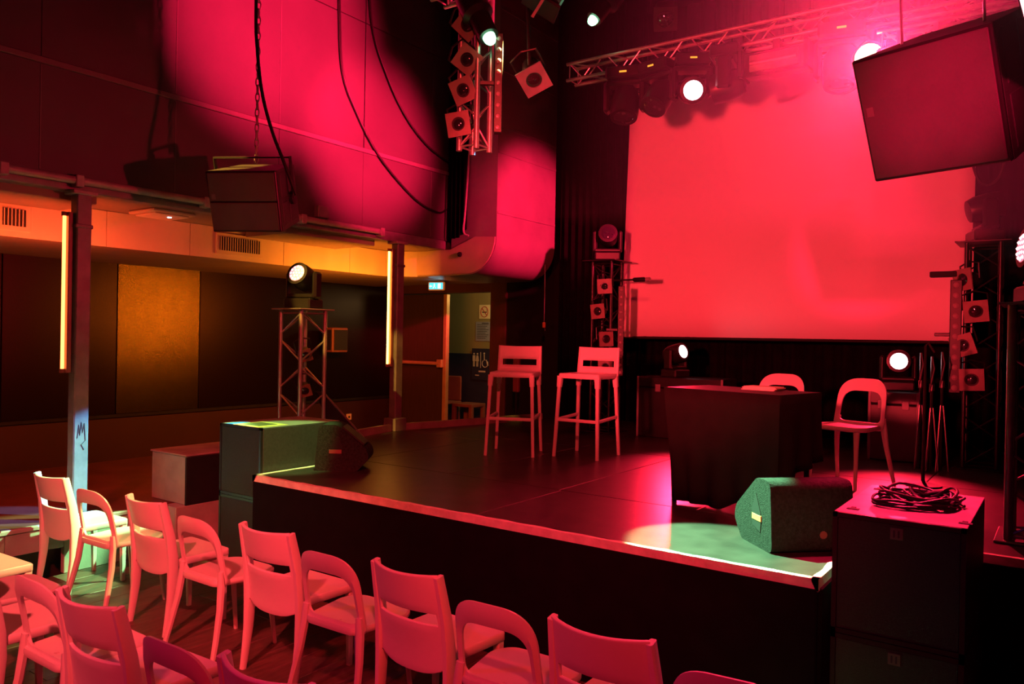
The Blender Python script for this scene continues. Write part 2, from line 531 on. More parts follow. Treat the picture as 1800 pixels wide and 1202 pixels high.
for y0, y1 in zip(ys[:-1], ys[1:]):
    for z0, z1 in ((2.97, 3.745), (3.795, 5.1), (5.11, 6.6)):
        g0 = 0.011 if (abs(y0 - 5.83) < 0.01 and z0 > 3.7) else 0.0015
        MB().bbox((XB - 0.02, y0 + g0, z0), (XB, y1 - 0.0015, z1), 0.002).build('balcony_panel', 'balcony', bal)
for (y, z0, z1) in ((2.65, 2.98, 3.74), (3.70, 2.98, 3.74), (3.70, 3.80, 6.5), (4.75, 3.80, 6.5), (6.91, 2.98, 3.74)):
    MB().bbox((XB, y - 0.004, z0), (XB + 0.004, y + 0.004, z1), 0.001).build('joint_highlight', 'batten', bal)  # pale strips laid over the joints for their thin highlights
MB().bbox((XB - 0.02, -2.5, 3.747), (XB + 0.012, 7.22, 3.793), 0.005).build('batten', 'batten', bal)
# beam under the balcony front with steel rails
MB().bbox((XB - 0.12, -2.5, 2.86), (XB + 0.0, 7.2, 2.97), 0.008).build('edge_beam', 'steel', bal)
for (y0, y1) in ((-2.5, 2.36), (2.42, 3.95), (3.97, 6.03)):
    MB().tube([(XB + 0.05, y0, 2.935), (XB + 0.05, y1, 2.935)], 0.03, 10).build('rail', 'rail', bal, smooth=True)
for y in (2.39, 2.9, 3.96, 5.0, 6.06):
    MB().bbox((XB - 0.02, y - 0.03, 2.885), (XB + 0.085, y + 0.03, 2.975), 0.006).build('rail_bracket', 'rail', bal)
MB().bbox((XB, 5.18, 2.975), (XB + 0.07, 5.32, 3.09), 0.006).build('cable_box', 'steel', bal)
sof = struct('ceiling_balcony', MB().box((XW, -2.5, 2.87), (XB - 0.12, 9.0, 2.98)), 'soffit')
MB().bbox((-6.86, 4.95, 2.80), (-6.22, 6.15, 2.868), 0.006).build('soffit_flap', 'soffit', sof)
MB().bbox((-6.80, 2.3, 2.80), (-6.20, 3.12, 2.868), 0.006).build('soffit_flap', 'soffit', sof)
struct('ceiling', MB().box((XW, -2.7, 6.6), (1.7, 10.6, 6.75)), 'black')
struct('wall_right', MB().box((1.5, -2.7, -0.1), (1.65, 10.4, 6.6)), 'black')
struct('wall_front', MB().box((XW, -2.7, -0.1), (1.5, -2.5, 6.6)), 'black')
struct('wall_back', MB().box((-5.2, 9.32, 0), (1.5, 9.5, 6.6)), 'black')
wd = struct('wall_door', MB().box((XW, 9.0, 2.5), (-5.2, 9.15, 6.6)).box((-6.5, 9.0, 0), (-5.2, 9.15, 2.5)).box((XW, 9.0, 0), (-8.55, 9.15, 2.5)), 'black')
MB().bbox((-6.74, 8.96, A), (-6.46, 9.15, 2.62), 0.01).build('door_jamb', 'brownframe', wd)
MB().bbox((-8.58, 8.96, 2.475), (-6.74, 9.15, 2.62), 0.01).build('door_header', 'brownframe', wd)
# back curtain: pleated velvet across the stage back
cur = MB()
n = 260
vs, fs = [], []
for i in range(n + 1):
    x = -5.35 + (1.3 + 5.35) * i / n
    y = 9.2 + 0.035 * math.sin(i * 0.85) + 0.012 * math.sin(i * 2.3)
    vs += [(x, y, S), (x, y, 6.0)]
for i in range(n):
    fs.append((2 * i, 2 * i + 2, 2 * i + 3, 2 * i + 1))
co = cur.add(vs, fs).build('curtain', 'velvet', smooth=True, recalc=False)
mod = co.modifiers.new('thickness', 'SOLIDIFY')
mod.thickness = 0.01
tag(co, 'black pleated curtain hanging across the back of the stage', 'curtain')
# side curtain beside the duct
vs, fs = [], []
n = 60
for i in range(n + 1):
    y = 8.6 + 0.0 * i
    x = -5.45 + 0.9 * i / n
    vs += [(x, 8.75 + 0.03 * math.sin(i * 0.9), S), (x, 8.75 + 0.03 * math.sin(i * 0.9), 6.0)]
for i in range(n):
    fs.append((2 * i, 2 * i + 2, 2 * i + 3, 2 * i + 1))
co = MB().add(vs, fs).build('curtain', 'velvet', smooth=True, recalc=False)
mod = co.modifiers.new('thickness', 'SOLIDIFY')
mod.thickness = 0.01
tag(co, 'narrow black side curtain between the metal duct and the screen', 'curtain')

vs, fs = [], []  # black strip added to darken the gap between balcony wall and duct
for i in range(25):
    x = -6.06 + 0.27 * i / 24
    yy = 7.2 + 0.018 * math.sin(i * 1.1)
    vs += [(x, yy, 2.99 + 0.10 * ((i - 8) / 16.0) ** 2), (x, yy, 6.3)]
for i in range(24):
    fs.append((2 * i, 2 * i + 2, 2 * i + 3, 2 * i + 1))
co = MB().add(vs, fs).build('dark_gap_strip', 'velvet', smooth=True, recalc=False)
mod = co.modifiers.new('thickness', 'SOLIDIFY')
mod.thickness = 0.01
tag(co, 'narrow black strip added for the dark gap at the right end of the balcony wall', 'curtain')

# corridor behind the door
cw = struct('wall_corridor', MB().box((-9.2, 10.3, 0), (-6.2, 10.45, 3.0)).box((-6.3, 9.15, 0), (-6.15, 10.3, 3.0)), 'corridor')
MB().bbox((-9.2, 10.28, A), (-6.3, 10.3, 1.55), 0.004).build('dado', 'corridorblue', cw)
MB().box((-9.2, 9.15, 2.75), (-6.15, 10.45, 2.9)).build('corridor_ceiling', 'soffit', cw)
lamp = bpy.data.lights.new('corridor_lamp', 'POINT')
lamp.energy = 22
lamp.color = (1.0, 0.72, 0.25)
lamp.shadow_soft_size = 0.08
lo = bpy.data.objects.new('corridor_lamp', lamp)
col.objects.link(lo)
lo.location = (-6.75, 9.6, 2.5)

# door leaf with panic bar
d = MB().bbox((-8.54, 9.0, A + 0.01), (-7.62, 9.05, 2.46), 0.006).build('door_1', 'wood')
tag(d, kind='structure')
MB().bbox((-7.63, 8.985, A + 0.01), (-7.565, 9.06, 2.46), 0.006).build('edge_strip', 'doortrim', d)
pb = MB().tube([(-8.48, 8.94, 1.42), (-7.64, 8.94, 1.42)], 0.028, 10).build('panic_bar', 'doortrim', d, smooth=True)
MB().bbox((-7.70, 8.92, 1.36), (-7.60, 9.0, 1.48), 0.01).build('bar_bracket', 'doortrim', pb)
MB().bbox((-8.53, 8.92, 1.36), (-8.46, 9.0, 1.48), 0.01).build('bar_bracket', 'doortrim', pb)

# ================================================================== PROJECTION SCREEN
sc = thing('projection_screen', 'large white projection screen glowing red at the back of the stage', 'screen', (-2.55, 8.55, 0))
vs, fs = [], []
nxs, nzs = 24, 8
for j in range(nzs + 1):
    for i in range(nxs + 1):
        u, w = i / nxs, j / nzs
        x = -4.36 - 0.05 * (1 - w) + u * (3.62 + 0.05 * (1 - w)) + 2.55
        bulge = 0.05 * math.exp(-((u) / 0.03) ** 2) * (1 - w)
        vs.append((x, bulge * -1, 1.86 + 2.95 * w))
for j in range(nzs):
    for i in range(nxs):
        a = j * (nxs + 1) + i
        fs.append((a, a + 1, a + nxs + 2, a + nxs + 1))
so = MB().add(vs, fs).build('screen_cloth', 'screen', sc, smooth=True, recalc=False)
m = so.modifiers.new('thickness', 'SOLIDIFY')
m.thickness = 0.006
MB().tube([(-1.86, 0, 1.855), (1.82, 0, 1.855)], 0.016, 10).build('bottom_batten', 'black', sc, smooth=True)
MB().tube([(-1.86, 0, 4.82), (1.86, 0, 4.82)], 0.03, 10).build('top_roller', 'black', sc, smooth=True)
for x in (-1.6, 0, 1.6):
    MB().tube([(x, 0, 4.82), (x, 0, 6.6)], 0.008, 6).build('suspension_line', 'black', sc)


# ================================================================== TRUSSES, LAMPS
def bar_between(src, parent, a, b):
    """place a unit-length brace mesh (along +Z) between two points"""
    a, b = Vector(a), Vector(b)
    c = share(src, parent, loc=a, rot=(b - a).to_track_quat('Z', 'Y').to_euler(), scale=(1, 1, (b - a).length))
    return c


def truss(name, label, loc, size, length, bays, axis='Z', mat='alu', r=0.016, rb=0.007, plate=None, faces=4, group=None, base=None):
    rot = {'Z': (0, 0, 0), 'X': (0, PI / 2, 0), 'Y': (-PI / 2, 0, 0)}[axis]
    t = thing(name, label, 'truss', loc, rot=rot, group=group)
    h = size / 2
    corners = [(-h, -h), (h, -h), (h, h), (-h, h)]
    ch = MB().tube([(0, 0, 0), (0, 0, length)], r, 10).build('chord', mat, t, smooth=True)
    ch.location = (*corners[0], 0)
    for c in corners[1:]:
        share(ch, t, loc=(*c, 0))
    br = MB().tube([(0, 0, 0), (0, 0, 1)], rb, 6).build('brace', mat, t, smooth=True)
    first = True
    dz = length / bays
    for f in range(4):
        a, b = corners[f], corners[(f + 1) % 4]
        for k in range(bays):
            p, q = (a, b) if (k + f) % 2 == 0 else (b, a)
            z0, z1 = k * dz + 0.03, (k + 1) * dz - 0.03
            pa, pb2 = Vector((*p, z0)), Vector((*q, z1))
            if first:
                br.location = pa
                br.rotation_euler = (pb2 - pa).to_track_quat('Z', 'Y').to_euler()
                br.scale = (1, 1, (pb2 - pa).length)
                first = False
            else:
                bar_between(br, t, pa, pb2)
        for z in (0.03, length - 0.03):
            bar_between(br, t, (*a, z), (*b, z))
    if plate:
        MB().bbox((-plate / 2, -plate / 2, length), (plate / 2, plate / 2, length + 0.012), 0.004).build('top_plate', mat, t)
    if base:
        MB().bbox((-base / 2, -base / 2, 0), (base / 2, base / 2, 0.012), 0.004).build('base_plate', mat, t)
    return t


def par_can(label, loc, aim, r=0.075, length=0.17, frame=0.2, roll=0.0, lens='lens', body='blackgloss', gel='gel', group=None, yoke=True):
    t = thing('par_lamp', label, 'stage light', loc, rot=aim_rot(aim, roll), group=group)
    MB().lathe([(r * 0.45, -length - 0.03), (r * 0.8, -length), (r * 0.95, -length * 0.5), (r, 0.0)], 18).build('can', body, t, smooth=True)
    # square colour frame with a round window
    nseg = 32
    sq, ci = [], []
    for i in range(nseg):
        a = 2 * PI * i / nseg
        c, s = math.cos(a), math.sin(a)
        k = (frame / 2) / max(abs(c), abs(s))
        sq.append((k * c, k * s))
        ci.append((r * 0.72 * c, r * 0.72 * s))
    vs, fs = [], []
    for z in (0.0, 0.012):
        vs += [(x, y, z) for x, y in sq] + [(x, y, z) for x, y in ci]
    for i in range(nseg):
        k = (i + 1) % nseg
        fs.append((i, k, nseg + k, nseg + i))
        fs.append((2 * nseg + i, 3 * nseg + i, 3 * nseg + k, 2 * nseg + k))
        fs.append((i, 2 * nseg + i, 2 * nseg + k, k))
        fs.append((nseg + i, nseg + k, 3 * nseg + k, 3 * nseg + i))
    MB().add(vs, fs).build('gel_frame', gel, t)
    MB().lathe([(r * 0.72, -0.006), (r * 0.5, 0.002), (r * 0.2, 0.008), (0.001, 0.01)], 18).build('lens', lens, t, smooth=True)
    if yoke:
        MB().tube([(r + 0.02, 0, -length * 0.5), (r + 0.02, 0.13, -length * 0.55), (0, 0.16, -length * 0.55), (-r - 0.02, 0.13, -length * 0.55), (-r - 0.02, 0, -length * 0.5)], 0.008, 6).build('yoke', 'blackgloss', t)
    return t


def moving_head(label, loc, rz=0.0, tilt=0.0, hang=False, lens='lens', sc=1.0, group=None, led=True, ring=False):
    """base box, U yoke and a barrel head; local origin at the mounting face"""
    rot = (PI, 0, rz + PI) if hang else (0, 0, rz)
    t = thing('moving_head_lamp', label, 'stage light', loc, rot=rot, group=group)
    k = sc
    MB().bbox((-0.15 * k, -0.12 * k, 0), (0.15 * k, 0.12 * k, 0.1 * k), 0.015 * k).build('base', 'blackgloss', t)
    if led:
        MB().bbox((-0.03 * k, -0.123 * k, 0.045 * k), (0.03 * k, -0.12 * k, 0.06 * k), 0.001).build('display', 'yellowled', t)
    y = MB()
    for s in (-1, 1):
        y.bbox((s * 0.15 * k - 0.025 * k, -0.06 * k, 0.1 * k), (s * 0.15 * k + 0.025 * k, 0.06 * k, 0.36 * k), 0.02 * k)
    y.bbox((-0.16 * k, -0.07 * k, 0.1 * k), (0.16 * k, 0.07 * k, 0.145 * k), 0.015 * k)
    y.build('yoke', 'blackgloss', t)
    hd = MB().lathe([(0.05 * k, -0.15 * k), (0.095 * k, -0.14 * k), (0.115 * k, -0.08 * k), (0.12 * k, 0.0), (0.118 * k, 0.08 * k), (0.112 * k, 0.12 * k), (0.09 * k, 0.122 * k)], 24).build('head', 'blackgloss', t, smooth=True)
    hd.location = (0, 0, 0.30 * k)
    hd.rotation_euler = (PI / 2 - tilt, 0, 0)      # lens looks along local -Y, raised by tilt
    MB().lathe([(0.092 * k, 0.118 * k), (0.07 * k, 0.127 * k), (0.001, 0.13 * k)], 24).build('lens', lens, hd, smooth=True)
    if ring:
        vs, fs = [], []
        c = 0
        lr = MB()
        for rr, cnt in ((0.0, 1), (0.032, 6), (0.065, 12)):
            for i in range(cnt):
                a = 2 * PI * i / cnt
                lr.lathe([(0.012 * k, 0.0), (0.001, 0.008 * k)], 8, Matrix.Translation((rr * k * math.cos(a), rr * k * math.sin(a), 0.128 * k)))
        lr.build('led_cluster', 'ledpink', hd)
    return t


def led_batten(label, loc, length, n, rot=(0, 0, 0), w=0.07, group=None):
    """vertical strip housing along +Z with a row of LED lenses looking along -Y"""
    t = thing('led_batten', label, 'stage light', loc, rot=rot, group=group)
    MB().bbox((-w / 2, -0.03, 0), (w / 2, 0.03, length), 0.006).build('housing', 'blackgloss', t)
    MB().bbox((-0.16, 0.02, length * 0.5), (0.02, 0.05, length * 0.5 + 0.03), 0.004).build('bracket', 'blackgloss', t)
    first = None
    for i in range(n):
        z = (i + 0.5) * length / n
        if first is None:
            first = MB().lathe([(w * 0.27, 0.0), (w * 0.2, 0.008), (0.001, 0.012)], 10).build('led_lens', 'ledoff', t, smooth=True)
            first.location = (0, -0.03, z)
            first.rotation_euler = (PI / 2, 0, 0)
        else:
            share(first, t, loc=(0, -0.03, z))
    return t


# main stage truss across the stage, seen from below
truss('lighting_truss', 'long red-lit lattice truss spanning above the screen', (-3.82, 6.27, 4.28), 0.15, 4.3, 22, 'X', 'alu', 0.017, 0.006)
zt = 4.2
moving_head('black moving head hanging at the left end of the long truss', (-3.22, 6.2, zt), 0.3, 1.2, True, sc=1.05)
moving_head('black moving head hanging second from the left on the long truss', (-2.90, 6.2, zt), -0.2, 0.9, True)
moving_head('moving head with blazing red lens on the long truss', (-2.60, 6.2, zt), 0.5, 0.3, True, lens='redwhite', sc=0.95)
moving_head('black moving head hanging right of the blazing red lens', (-2.30, 6.2, zt), -1.4, 0.2, True)
moving_head('red-washed moving head hanging right of the strip floodlight', (-1.42, 6.2, zt), 0.2, 1.3, True, sc=1.1)
# strip floodlight
fl2 = thing('strip_floodlight', 'rectangular floodlight with shiny reflector hanging from the long truss', 'stage light', (-1.9, 6.16, 3.92))
MB().bbox((-0.24, -0.02, 0.0), (0.24, 0.12, 0.19), 0.01).build('housing', 'blackgloss', fl2)
MB().bbox((-0.19, -0.045, 0.03), (0.19, -0.02, 0.16), 0.004).build('reflector', 'alu', fl2)
MB().tube([(-0.18, -0.055, 0.09), (0.18, -0.055, 0.09)], 0.018, 10).build('glass_tube', 'chain', fl2, smooth=True)
MB().bbox((-0.27, -0.09, -0.01), (-0.235, 0.12, 0.2), 0.005).build('barn_door', 'blackgloss', fl2)
MB().bbox((0.235, -0.09, -0.01), (0.27, 0.12, 0.2), 0.005).build('barn_door', 'blackgloss', fl2)
MB().bbox((-0.03, 0.02, 0.19), (0.03, 0.08, 0.29), 0.004).build('clamp', 'darkalu', fl2)

# hanging truss at upper left with its lamps
truss('lighting_truss', 'short vertical ladder truss hanging upper left, carrying four lamps', (-3.42, 4.33, 3.12), 0.15, 1.12, 6, 'Z', 'alu', 0.02, 0.007)
truss('lighting_truss', 'lattice truss crossing the top edge above the hanging ladder truss', (-3.78, 4.33, 4.32), 0.15, 4.6, 22, 'X', 'alu', 0.02, 0.007)
hl = [((-3.41, 4.22, 3.97), (0.4, -1, -0.35), PI / 4, 'top lamp with pale square frame on the hanging ladder truss'),
      ((-3.41, 4.22, 3.73), (0.45, -1, -0.25), PI / 4 + 0.1, 'second lamp from the top on the hanging ladder truss'),
      ((-3.43, 4.21, 3.52), (0.4, -1, -0.3), 0.35, 'third lamp from the top on the hanging ladder truss'),
      ((-3.46, 4.20, 3.29), (0.45, -1, -0.1), 0.15, 'lowest lamp with square frame on the hanging ladder truss')]
for (p, a, ro, lb) in hl:
    par_can(lb, p, a, 0.066, 0.15, 0.165, ro)
led_batten('black strip of red LED dots beside the hanging ladder truss', (-3.22, 4.33, 3.22), 0.68, 9, (0, 0, 0.62), 0.06)
pc = par_can('dark spotlight with square frame hanging in front of the metal duct', (-2.96, 4.38, 3.56), (0.55, -0.6, -0.75), 0.075, 0.22, 0.19, 0.6, gel='steel')
pm = (Matrix.Translation(pc.location) @ pc.rotation_euler.to_matrix().to_4x4()).inverted()
MB().tube([pm @ Vector((-3.0, 4.38, 3.66)), pm @ Vector((-3.02, 4.36, 4.27))], 0.012, 8).build('drop_arm', 'blackgloss', pc)
# green lit profile spots
for (p, tgt, lb) in (((-3.30, 4.24, 3.96), (-1.35, 4.05, 0.8), 'green glowing spotlight under the crossing truss at upper left'),
                     ((-3.37, 6.02, 4.70), (-4.9, 3.9, 1.3), 'green glowing spotlight high above the stage left of the screen')):
    p, tgt = Vector(p), Vector(tgt)
    dv = (tgt - p).normalized()
    t = thing('profile_spotlight', lb, 'stage light', p, rot=aim_rot(dv))
    MB().lathe([(0.07, -0.28), (0.1, -0.25), (0.11, -0.08), (0.075, -0.05), (0.07, 0.12), (0.05, 0.12)], 18).build('barrel', 'blackgloss', t, smooth=True)
    MB().lathe([(0.045, 0.12), (0.042, 0.15), (0.03, 0.172), (0.001, 0.182)], 16).build('lens', 'greenhot', t, smooth=True)
t = thing('fresnel_spotlight', 'large black spotlight with bright red edge at the top, left of centre', 'stage light', (-2.86, 4.3, 4.02), rot=aim_rot((-0.35, -0.3, -0.8)))
MB().bbox((-0.11, -0.11, -0.25), (0.11, 0.11, 0.0), 0.03).build('housing', 'blackgloss', t)
MB().bbox((-0.13, -0.13, 0.0), (0.13, 0.13, 0.02), 0.005).build('colour_frame', 'black', t)
MB().bbox((0.115, -0.02, -0.02), (0.125, 0.0, 0.16), 0.003).build('barn_door', 'rail', t)
t = thing('fresnel_spotlight', 'black box lamp hanging above the long truss near the top', 'stage light', (-2.78, 6.05, 4.5), rot=aim_rot((0.3, -0.7, -0.6)))
MB().bbox((-0.09, -0.09, -0.2), (0.09, 0.09, 0.0), 0.02).build('housing', 'blackgloss', t)
MB().bbox((-0.1, -0.1, 0.0), (0.1, 0.1, 0.012), 0.004).build('colour_frame', 'black', t)
MB().lathe([(0.07, 0.012), (0.04, 0.03), (0.001, 0.034)], 14).build('lens', 'lens', t, smooth=True)

# brightest lamp beside the right loudspeaker and its bracket bar
bl = Vector((-1.03, 5.2, 3.585))
t = thing('blinder_lamp', 'dazzling yellow-white lamp at the top right above the loudspeaker', 'stage light', bl, rot=aim_rot((0.1, -0.9, -0.25)))
MB().lathe([(0.05, -0.2), (0.09, -0.17), (0.1, 0.0), (0.085, 0.0)], 18).build('can', 'blackgloss', t, smooth=True)
MB().lathe([(0.085, -0.002), (0.06, 0.012), (0.001, 0.02)], 20).build('lens', 'hot', t, smooth=True)
truss('lighting_truss', 'short pink-lit truss running right from the dazzling lamp', (-0.98, 5.22, 3.66), 0.12, 1.5, 8, 'X', 'alu', 0.014, 0.006)
bd = thing('lamp_bar', 'thin bright bar hanging below the short pink-lit truss', 'bar', (-0.95, 5.05, 3.57))
MB().tube([(0, 0, 0), (0.42, 0, 0.02)], 0.012, 8).build('bar_tube', 'chain', bd, smooth=True)
for x in (0.1, 0.29):
    MB().bbox((x, -0.02, -0.02), (x + 0.03, 0.16, 0.09), 0.003).build('clamp', 'alu', bd)

t = thing('glare_panel', 'glowing white panel standing in for glare in the top right corner of the frame', 'stage light', (-0.07, 3.05, 2.86), rot=(0.1, -0.22, -0.1))  # added glowing panel shaped like the white glare, not a lamp of the rig
MB().bbox((-0.06, 0.0, 0.0), (0.2, 0.05, 0.4), 0.01).build('housing', 'blackgloss', t)  # body of the added glare panel, not a lamp housing
MB().bbox((-0.055, -0.012, 0.005), (0.195, 0.0, 0.395), 0.004).build('glare_face', 'glarewhite', t)
MB().tube([(0.07, 0.03, 0.4), (0.07, 0.03, 3.6)], 0.008, 6).build('hanger', 'black', t)

# ------------------------------------------------------------------ hanging loudspeakers
def loudspeaker(label, loc, yaw, pitch, W, H, D, taper=0.8, split=True):
    t = thing('hanging_loudspeaker', label, 'loudspeaker', loc, rot=(Matrix.Rotation(yaw, 4, 'Z') @ Matrix.Rotation(pitch, 4, 'X')).to_euler())
    w, h, b = W / 2, H / 2, W / 2 * taper
    MB().prism([(-w, 0.012), (w, 0.012), (b, D), (-b, D)], -h, h, axes=(0, 1, 2)).build('cabinet', 'subbox', t)
    f = MB().bbox((-w, -0.012, -h), (w, 0.012, h), 0.006)
    f.build('front_frame', 'blackgloss', t)
    for z0, z1 in (((-h + 0.012, -0.006), (0.006, h - 0.012)) if split else ((-h + 0.012, h - 0.012),)):
        MB().bbox((-w + 0.012, -0.022, z0), (w - 0.012, -0.012, z1), 0.004).build('grille', 'foamgrille', t)
    MB().bbox((-w + 0.03, -0.025, 0.02), (-w + 0.06, -0.022, 0.06), 0.001).build('badge', 'badge', t)
    side = Vector((b - w, D - 0.012, 0)).normalized()
    for s in (-1, 1):
        ang = math.atan2(w - b, D - 0.012)
        base = Matrix.Translation((s * w, 0.012, 0)) @ Matrix.Rotation(s * ang, 4, 'Z')
        for z0, z1 in ((-h + 0.03, -0.02), (0.02, h - 0.03)):
            for y0, y1 in ((0.06, D * 0.42), (D * 0.52, D * 0.9)):
                MB().bbox((-0.004, y0, z0), (0.004, y1, z1), 0.003, base).build('side_panel', 'subbox', t)
    if not split:
        for sx in (-0.6, 0.6):
            MB().tube([(sx * w, D * 0.4, h), (sx * w, D * 0.4 + 0.3, h + 0.9)], 0.006, 6).build('fly_cable', 'chain', t)
        return t
    yk = MB().bar([(-w - 0.03, D * 0.45, 0.0), (-w - 0.03, D * 0.45, h + 0.08), (w + 0.03, D * 0.45, h + 0.08), (w + 0.03, D * 0.45, 0.0)], [(0.025, 0.008)] * 4, ref=(0, 1, 0)).build('yoke', 'blackgloss', t)
    MB().lathe([(0.05, -0.012), (0.05, 0.012)], 14, Matrix.Translation((w + 0.02, D * 0.45, 0)) @ Matrix.Rotation(PI / 2, 4, 'Y')).build('pivot_knob', 'blackgloss', yk)
    MB().lathe([(0.05, -0.012), (0.05, 0.012)], 14, Matrix.Translation((-w - 0.02, D * 0.45, 0)) @ Matrix.Rotation(PI / 2, 4, 'Y')).build('pivot_knob', 'blackgloss', yk)
    return t


loudspeaker('black loudspeaker hanging on a chain in front of the balcony', (-5.13, 3.69, 2.82), math.radians(29), math.radians(18), 0.55, 0.46, 0.5)
loudspeaker('large red-lit loudspeaker hanging at the top right', (-0.48, 3.6, 2.79), math.radians(-17.5), math.radians(24), 0.55, 0.53, 0.55, split=False)

# chains
def chain(label, top, bottom, n, r=0.018):
    top, bottom = Vector(top), Vector(bottom)
    t = thing('hanging_chain', label, 'chain', bottom)
    first = None
    L = (top - bottom).length / n
    for i in range(n):
        ring = []
        for k in range(17):
            a = 2 * PI * k / 16
            ring.append((0.014 * math.cos(a), 0, (L * 0.62) * math.sin(a)))
        if first is None:
            first = MB().tube(ring, 0.005, 6).build('link', 'chain', t, smooth=True)
            o = first
        else:
            o = share(first, t)
        o.location = (top - bottom) * ((i + 0.5) / n)
        o.rotation_euler = (0, 0, (i % 2) * PI / 2 + 0.6)
    return t


chain('steel chain holding the left hanging loudspeaker', (-5.21, 3.85, 5.9), (-5.21, 3.85, 3.16), 46)


def cable(name, label, pts, r=0.012, mat='rubber', cat='cable', sub=8):
    """smooth cable through points (Catmull-Rom)"""
    P = [Vector(p) for p in pts]
    out = []
    for i in range(len(P) - 1):
        p0, p1, p2, p3 = P[max(i - 1, 0)], P[i], P[i + 1], P[min(i + 2, len(P) - 1)]
        for k in range(sub):
            s = k / sub
            out.append(0.5 * ((2 * p1) + (p2 - p0) * s + (2 * p0 - 5 * p1 + 4 * p2 - p3) * s * s + (3 * p1 - p0 - 3 * p2 + p3) * s ** 3))
    out.append(P[-1])
    return tag(MB().tube(out, r, 7).build(name, mat, smooth=True), label, cat)


cable('speaker_cable', 'thick black cable dropping to the left hanging loudspeaker', [(-5.19, 3.8, 5.9), (-5.18, 3.8, 4.4), (-5.16, 3.8, 4.05), (-5.09, 3.8, 3.68), (-4.96, 3.8, 3.36), (-4.81, 3.8, 3.1), (-4.74, 3.86, 2.86)], 0.013)
cable('shadow_arc', 'long dark strand standing in for a shadow arc on the balcony wall', [(-6.06, 5.42, 6.0), (-6.06, 5.44, 5.2), (-6.06, 5.50, 4.5), (-6.06, 5.72, 4.1), (-6.06, 6.06, 3.72), (-6.06, 6.6, 3.38), (-6.06, 7.0, 3.28), (-6.06, 7.18, 3.34)], 0.010)  # shadow arc modelled as a thin dark strand on the wall
cable('shadow_arc', 'second dark strand standing in for a shadow arc higher on the balcony wall', [(-6.06, 5.8, 6.0), (-6.06, 5.9, 5.1), (-6.06, 6.15, 4.6), (-6.06, 6.45, 4.25), (-6.06, 6.8, 4.02), (-6.06, 7.18, 3.9)], 0.010)  # upper shadow arc, likewise built as a dark strand
cable('pale_cable', 'thin pale cable hanging in front of the dark duct side', [(-5.66, 7.12, 4.6), (-5.70, 7.12, 3.9), (-5.74, 7.12, 3.3), (-5.76, 7.12, 3.05), (-5.70, 7.14, 3.0)], 0.012, 'palecable')

# ================================================================== AIR DUCT
du = thing('air_duct', 'boxed air duct under the balcony, lit orange, bending up into pink sheet metal', 'duct', (-6.88, 5.0, 2.56))
ox, oy, oz = -6.88, 5.0, 2.56


def dpart(mb, name, mat, smooth=False):
    mb.v = [(x - ox, y - oy, z - oz) for (x, y, z) in mb.v]
    return mb.build(name, mat, du, smooth=smooth)


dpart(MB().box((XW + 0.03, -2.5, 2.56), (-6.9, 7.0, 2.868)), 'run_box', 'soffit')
seams = [-2.5, -0.2, 1.2, 2.5, 3.55, 4.35, 5.45, 6.4, 7.0]
for y0, y1 in zip(seams[:-1], seams[1:]):
    dpart(MB().bbox((-6.9, y0 + 0.002, 2.555), (-6.88, y1 - 0.002, 2.866), 0.002), 'face_board', 'duct')
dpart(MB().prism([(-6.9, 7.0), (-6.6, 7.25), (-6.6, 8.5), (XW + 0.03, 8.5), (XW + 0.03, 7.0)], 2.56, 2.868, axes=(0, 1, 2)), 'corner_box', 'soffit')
dpart(MB().prism([(-6.88, 7.0), (-6.58, 7.245), (-6.60, 7.26), (-6.9, 7.015)], 2.557, 2.866, axes=(0, 1, 2)), 'corner_board', 'duct')
# bend: profile in x-z with rounded outer corner, extruded along y
XD, R0 = -5.38, 0.42
arc = [(XD - R0 + R0 * math.cos(a), 2.56 + R0 + R0 * math.sin(a)) for a in [-PI / 2 + PI / 2 * k / 14 for k in range(15)]]
prof = [(-6.6, 2.56)] + arc + [(XD, 6.6), (-6.05, 6.6), (-6.05, 2.868), (-6.6, 2.868)]
dpart(MB().prism(prof, 7.25, 8.5, axes=(0, 2, 1)), 'bend', 'sheet', smooth=True)
face = [(-6.58, 2.575)] + [(XD - R0 + (R0 - 0.012) * math.cos(a), 2.56 + R0 + (R0 - 0.012) * math.sin(a)) for a in [-PI / 2 + PI / 2 * k / 14 for k in range(15)]]
facep = face[:-1] + [(XD - 0.012, 2.98), (XD - 0.30, 3.0), (-6.05, 2.866), (-6.58, 2.866)]
dpart(MB().prism(facep, 7.235, 7.25, axes=(0, 2, 1)), 'face_board', 'duct')
for z in (3.25, 3.95, 4.25, 4.9, 5.6):
    dpart(MB().bbox((XD - 0.005, 7.26, z), (XD + 0.012, 8.49, z + 0.035), 0.004), 'joint_flange', 'sheet')
for (y0, y1) in ((2.68, 2.93), (4.62, 5.17)):
    g = dpart(MB().bbox((-6.885, y0, 2.60), (-6.862, y1, 2.815), 0.006), 'vent_grille', 'duct')
    MB().box((-6.861 - ox, y0 + 0.04 - oy, 2.64 - oz), (-6.858 - ox, y1 - 0.04 - oy, 2.775 - oz)).build('grille_opening', 'hole', g)
    ns = int((y1 - y0 - 0.08) / 0.027)
    first = None
    for i in range(ns):
        yy = y0 + 0.045 + i * 0.027
        if first is None:
            first = MB().box((-0.004, 0, 0), (0.004, 0.007, 0.135)).build('slat', 'duct', g)
            o = first
        else:
            o = share(first, g)
        o.location = (-6.852 - ox, yy - oy, 2.64 - oz)

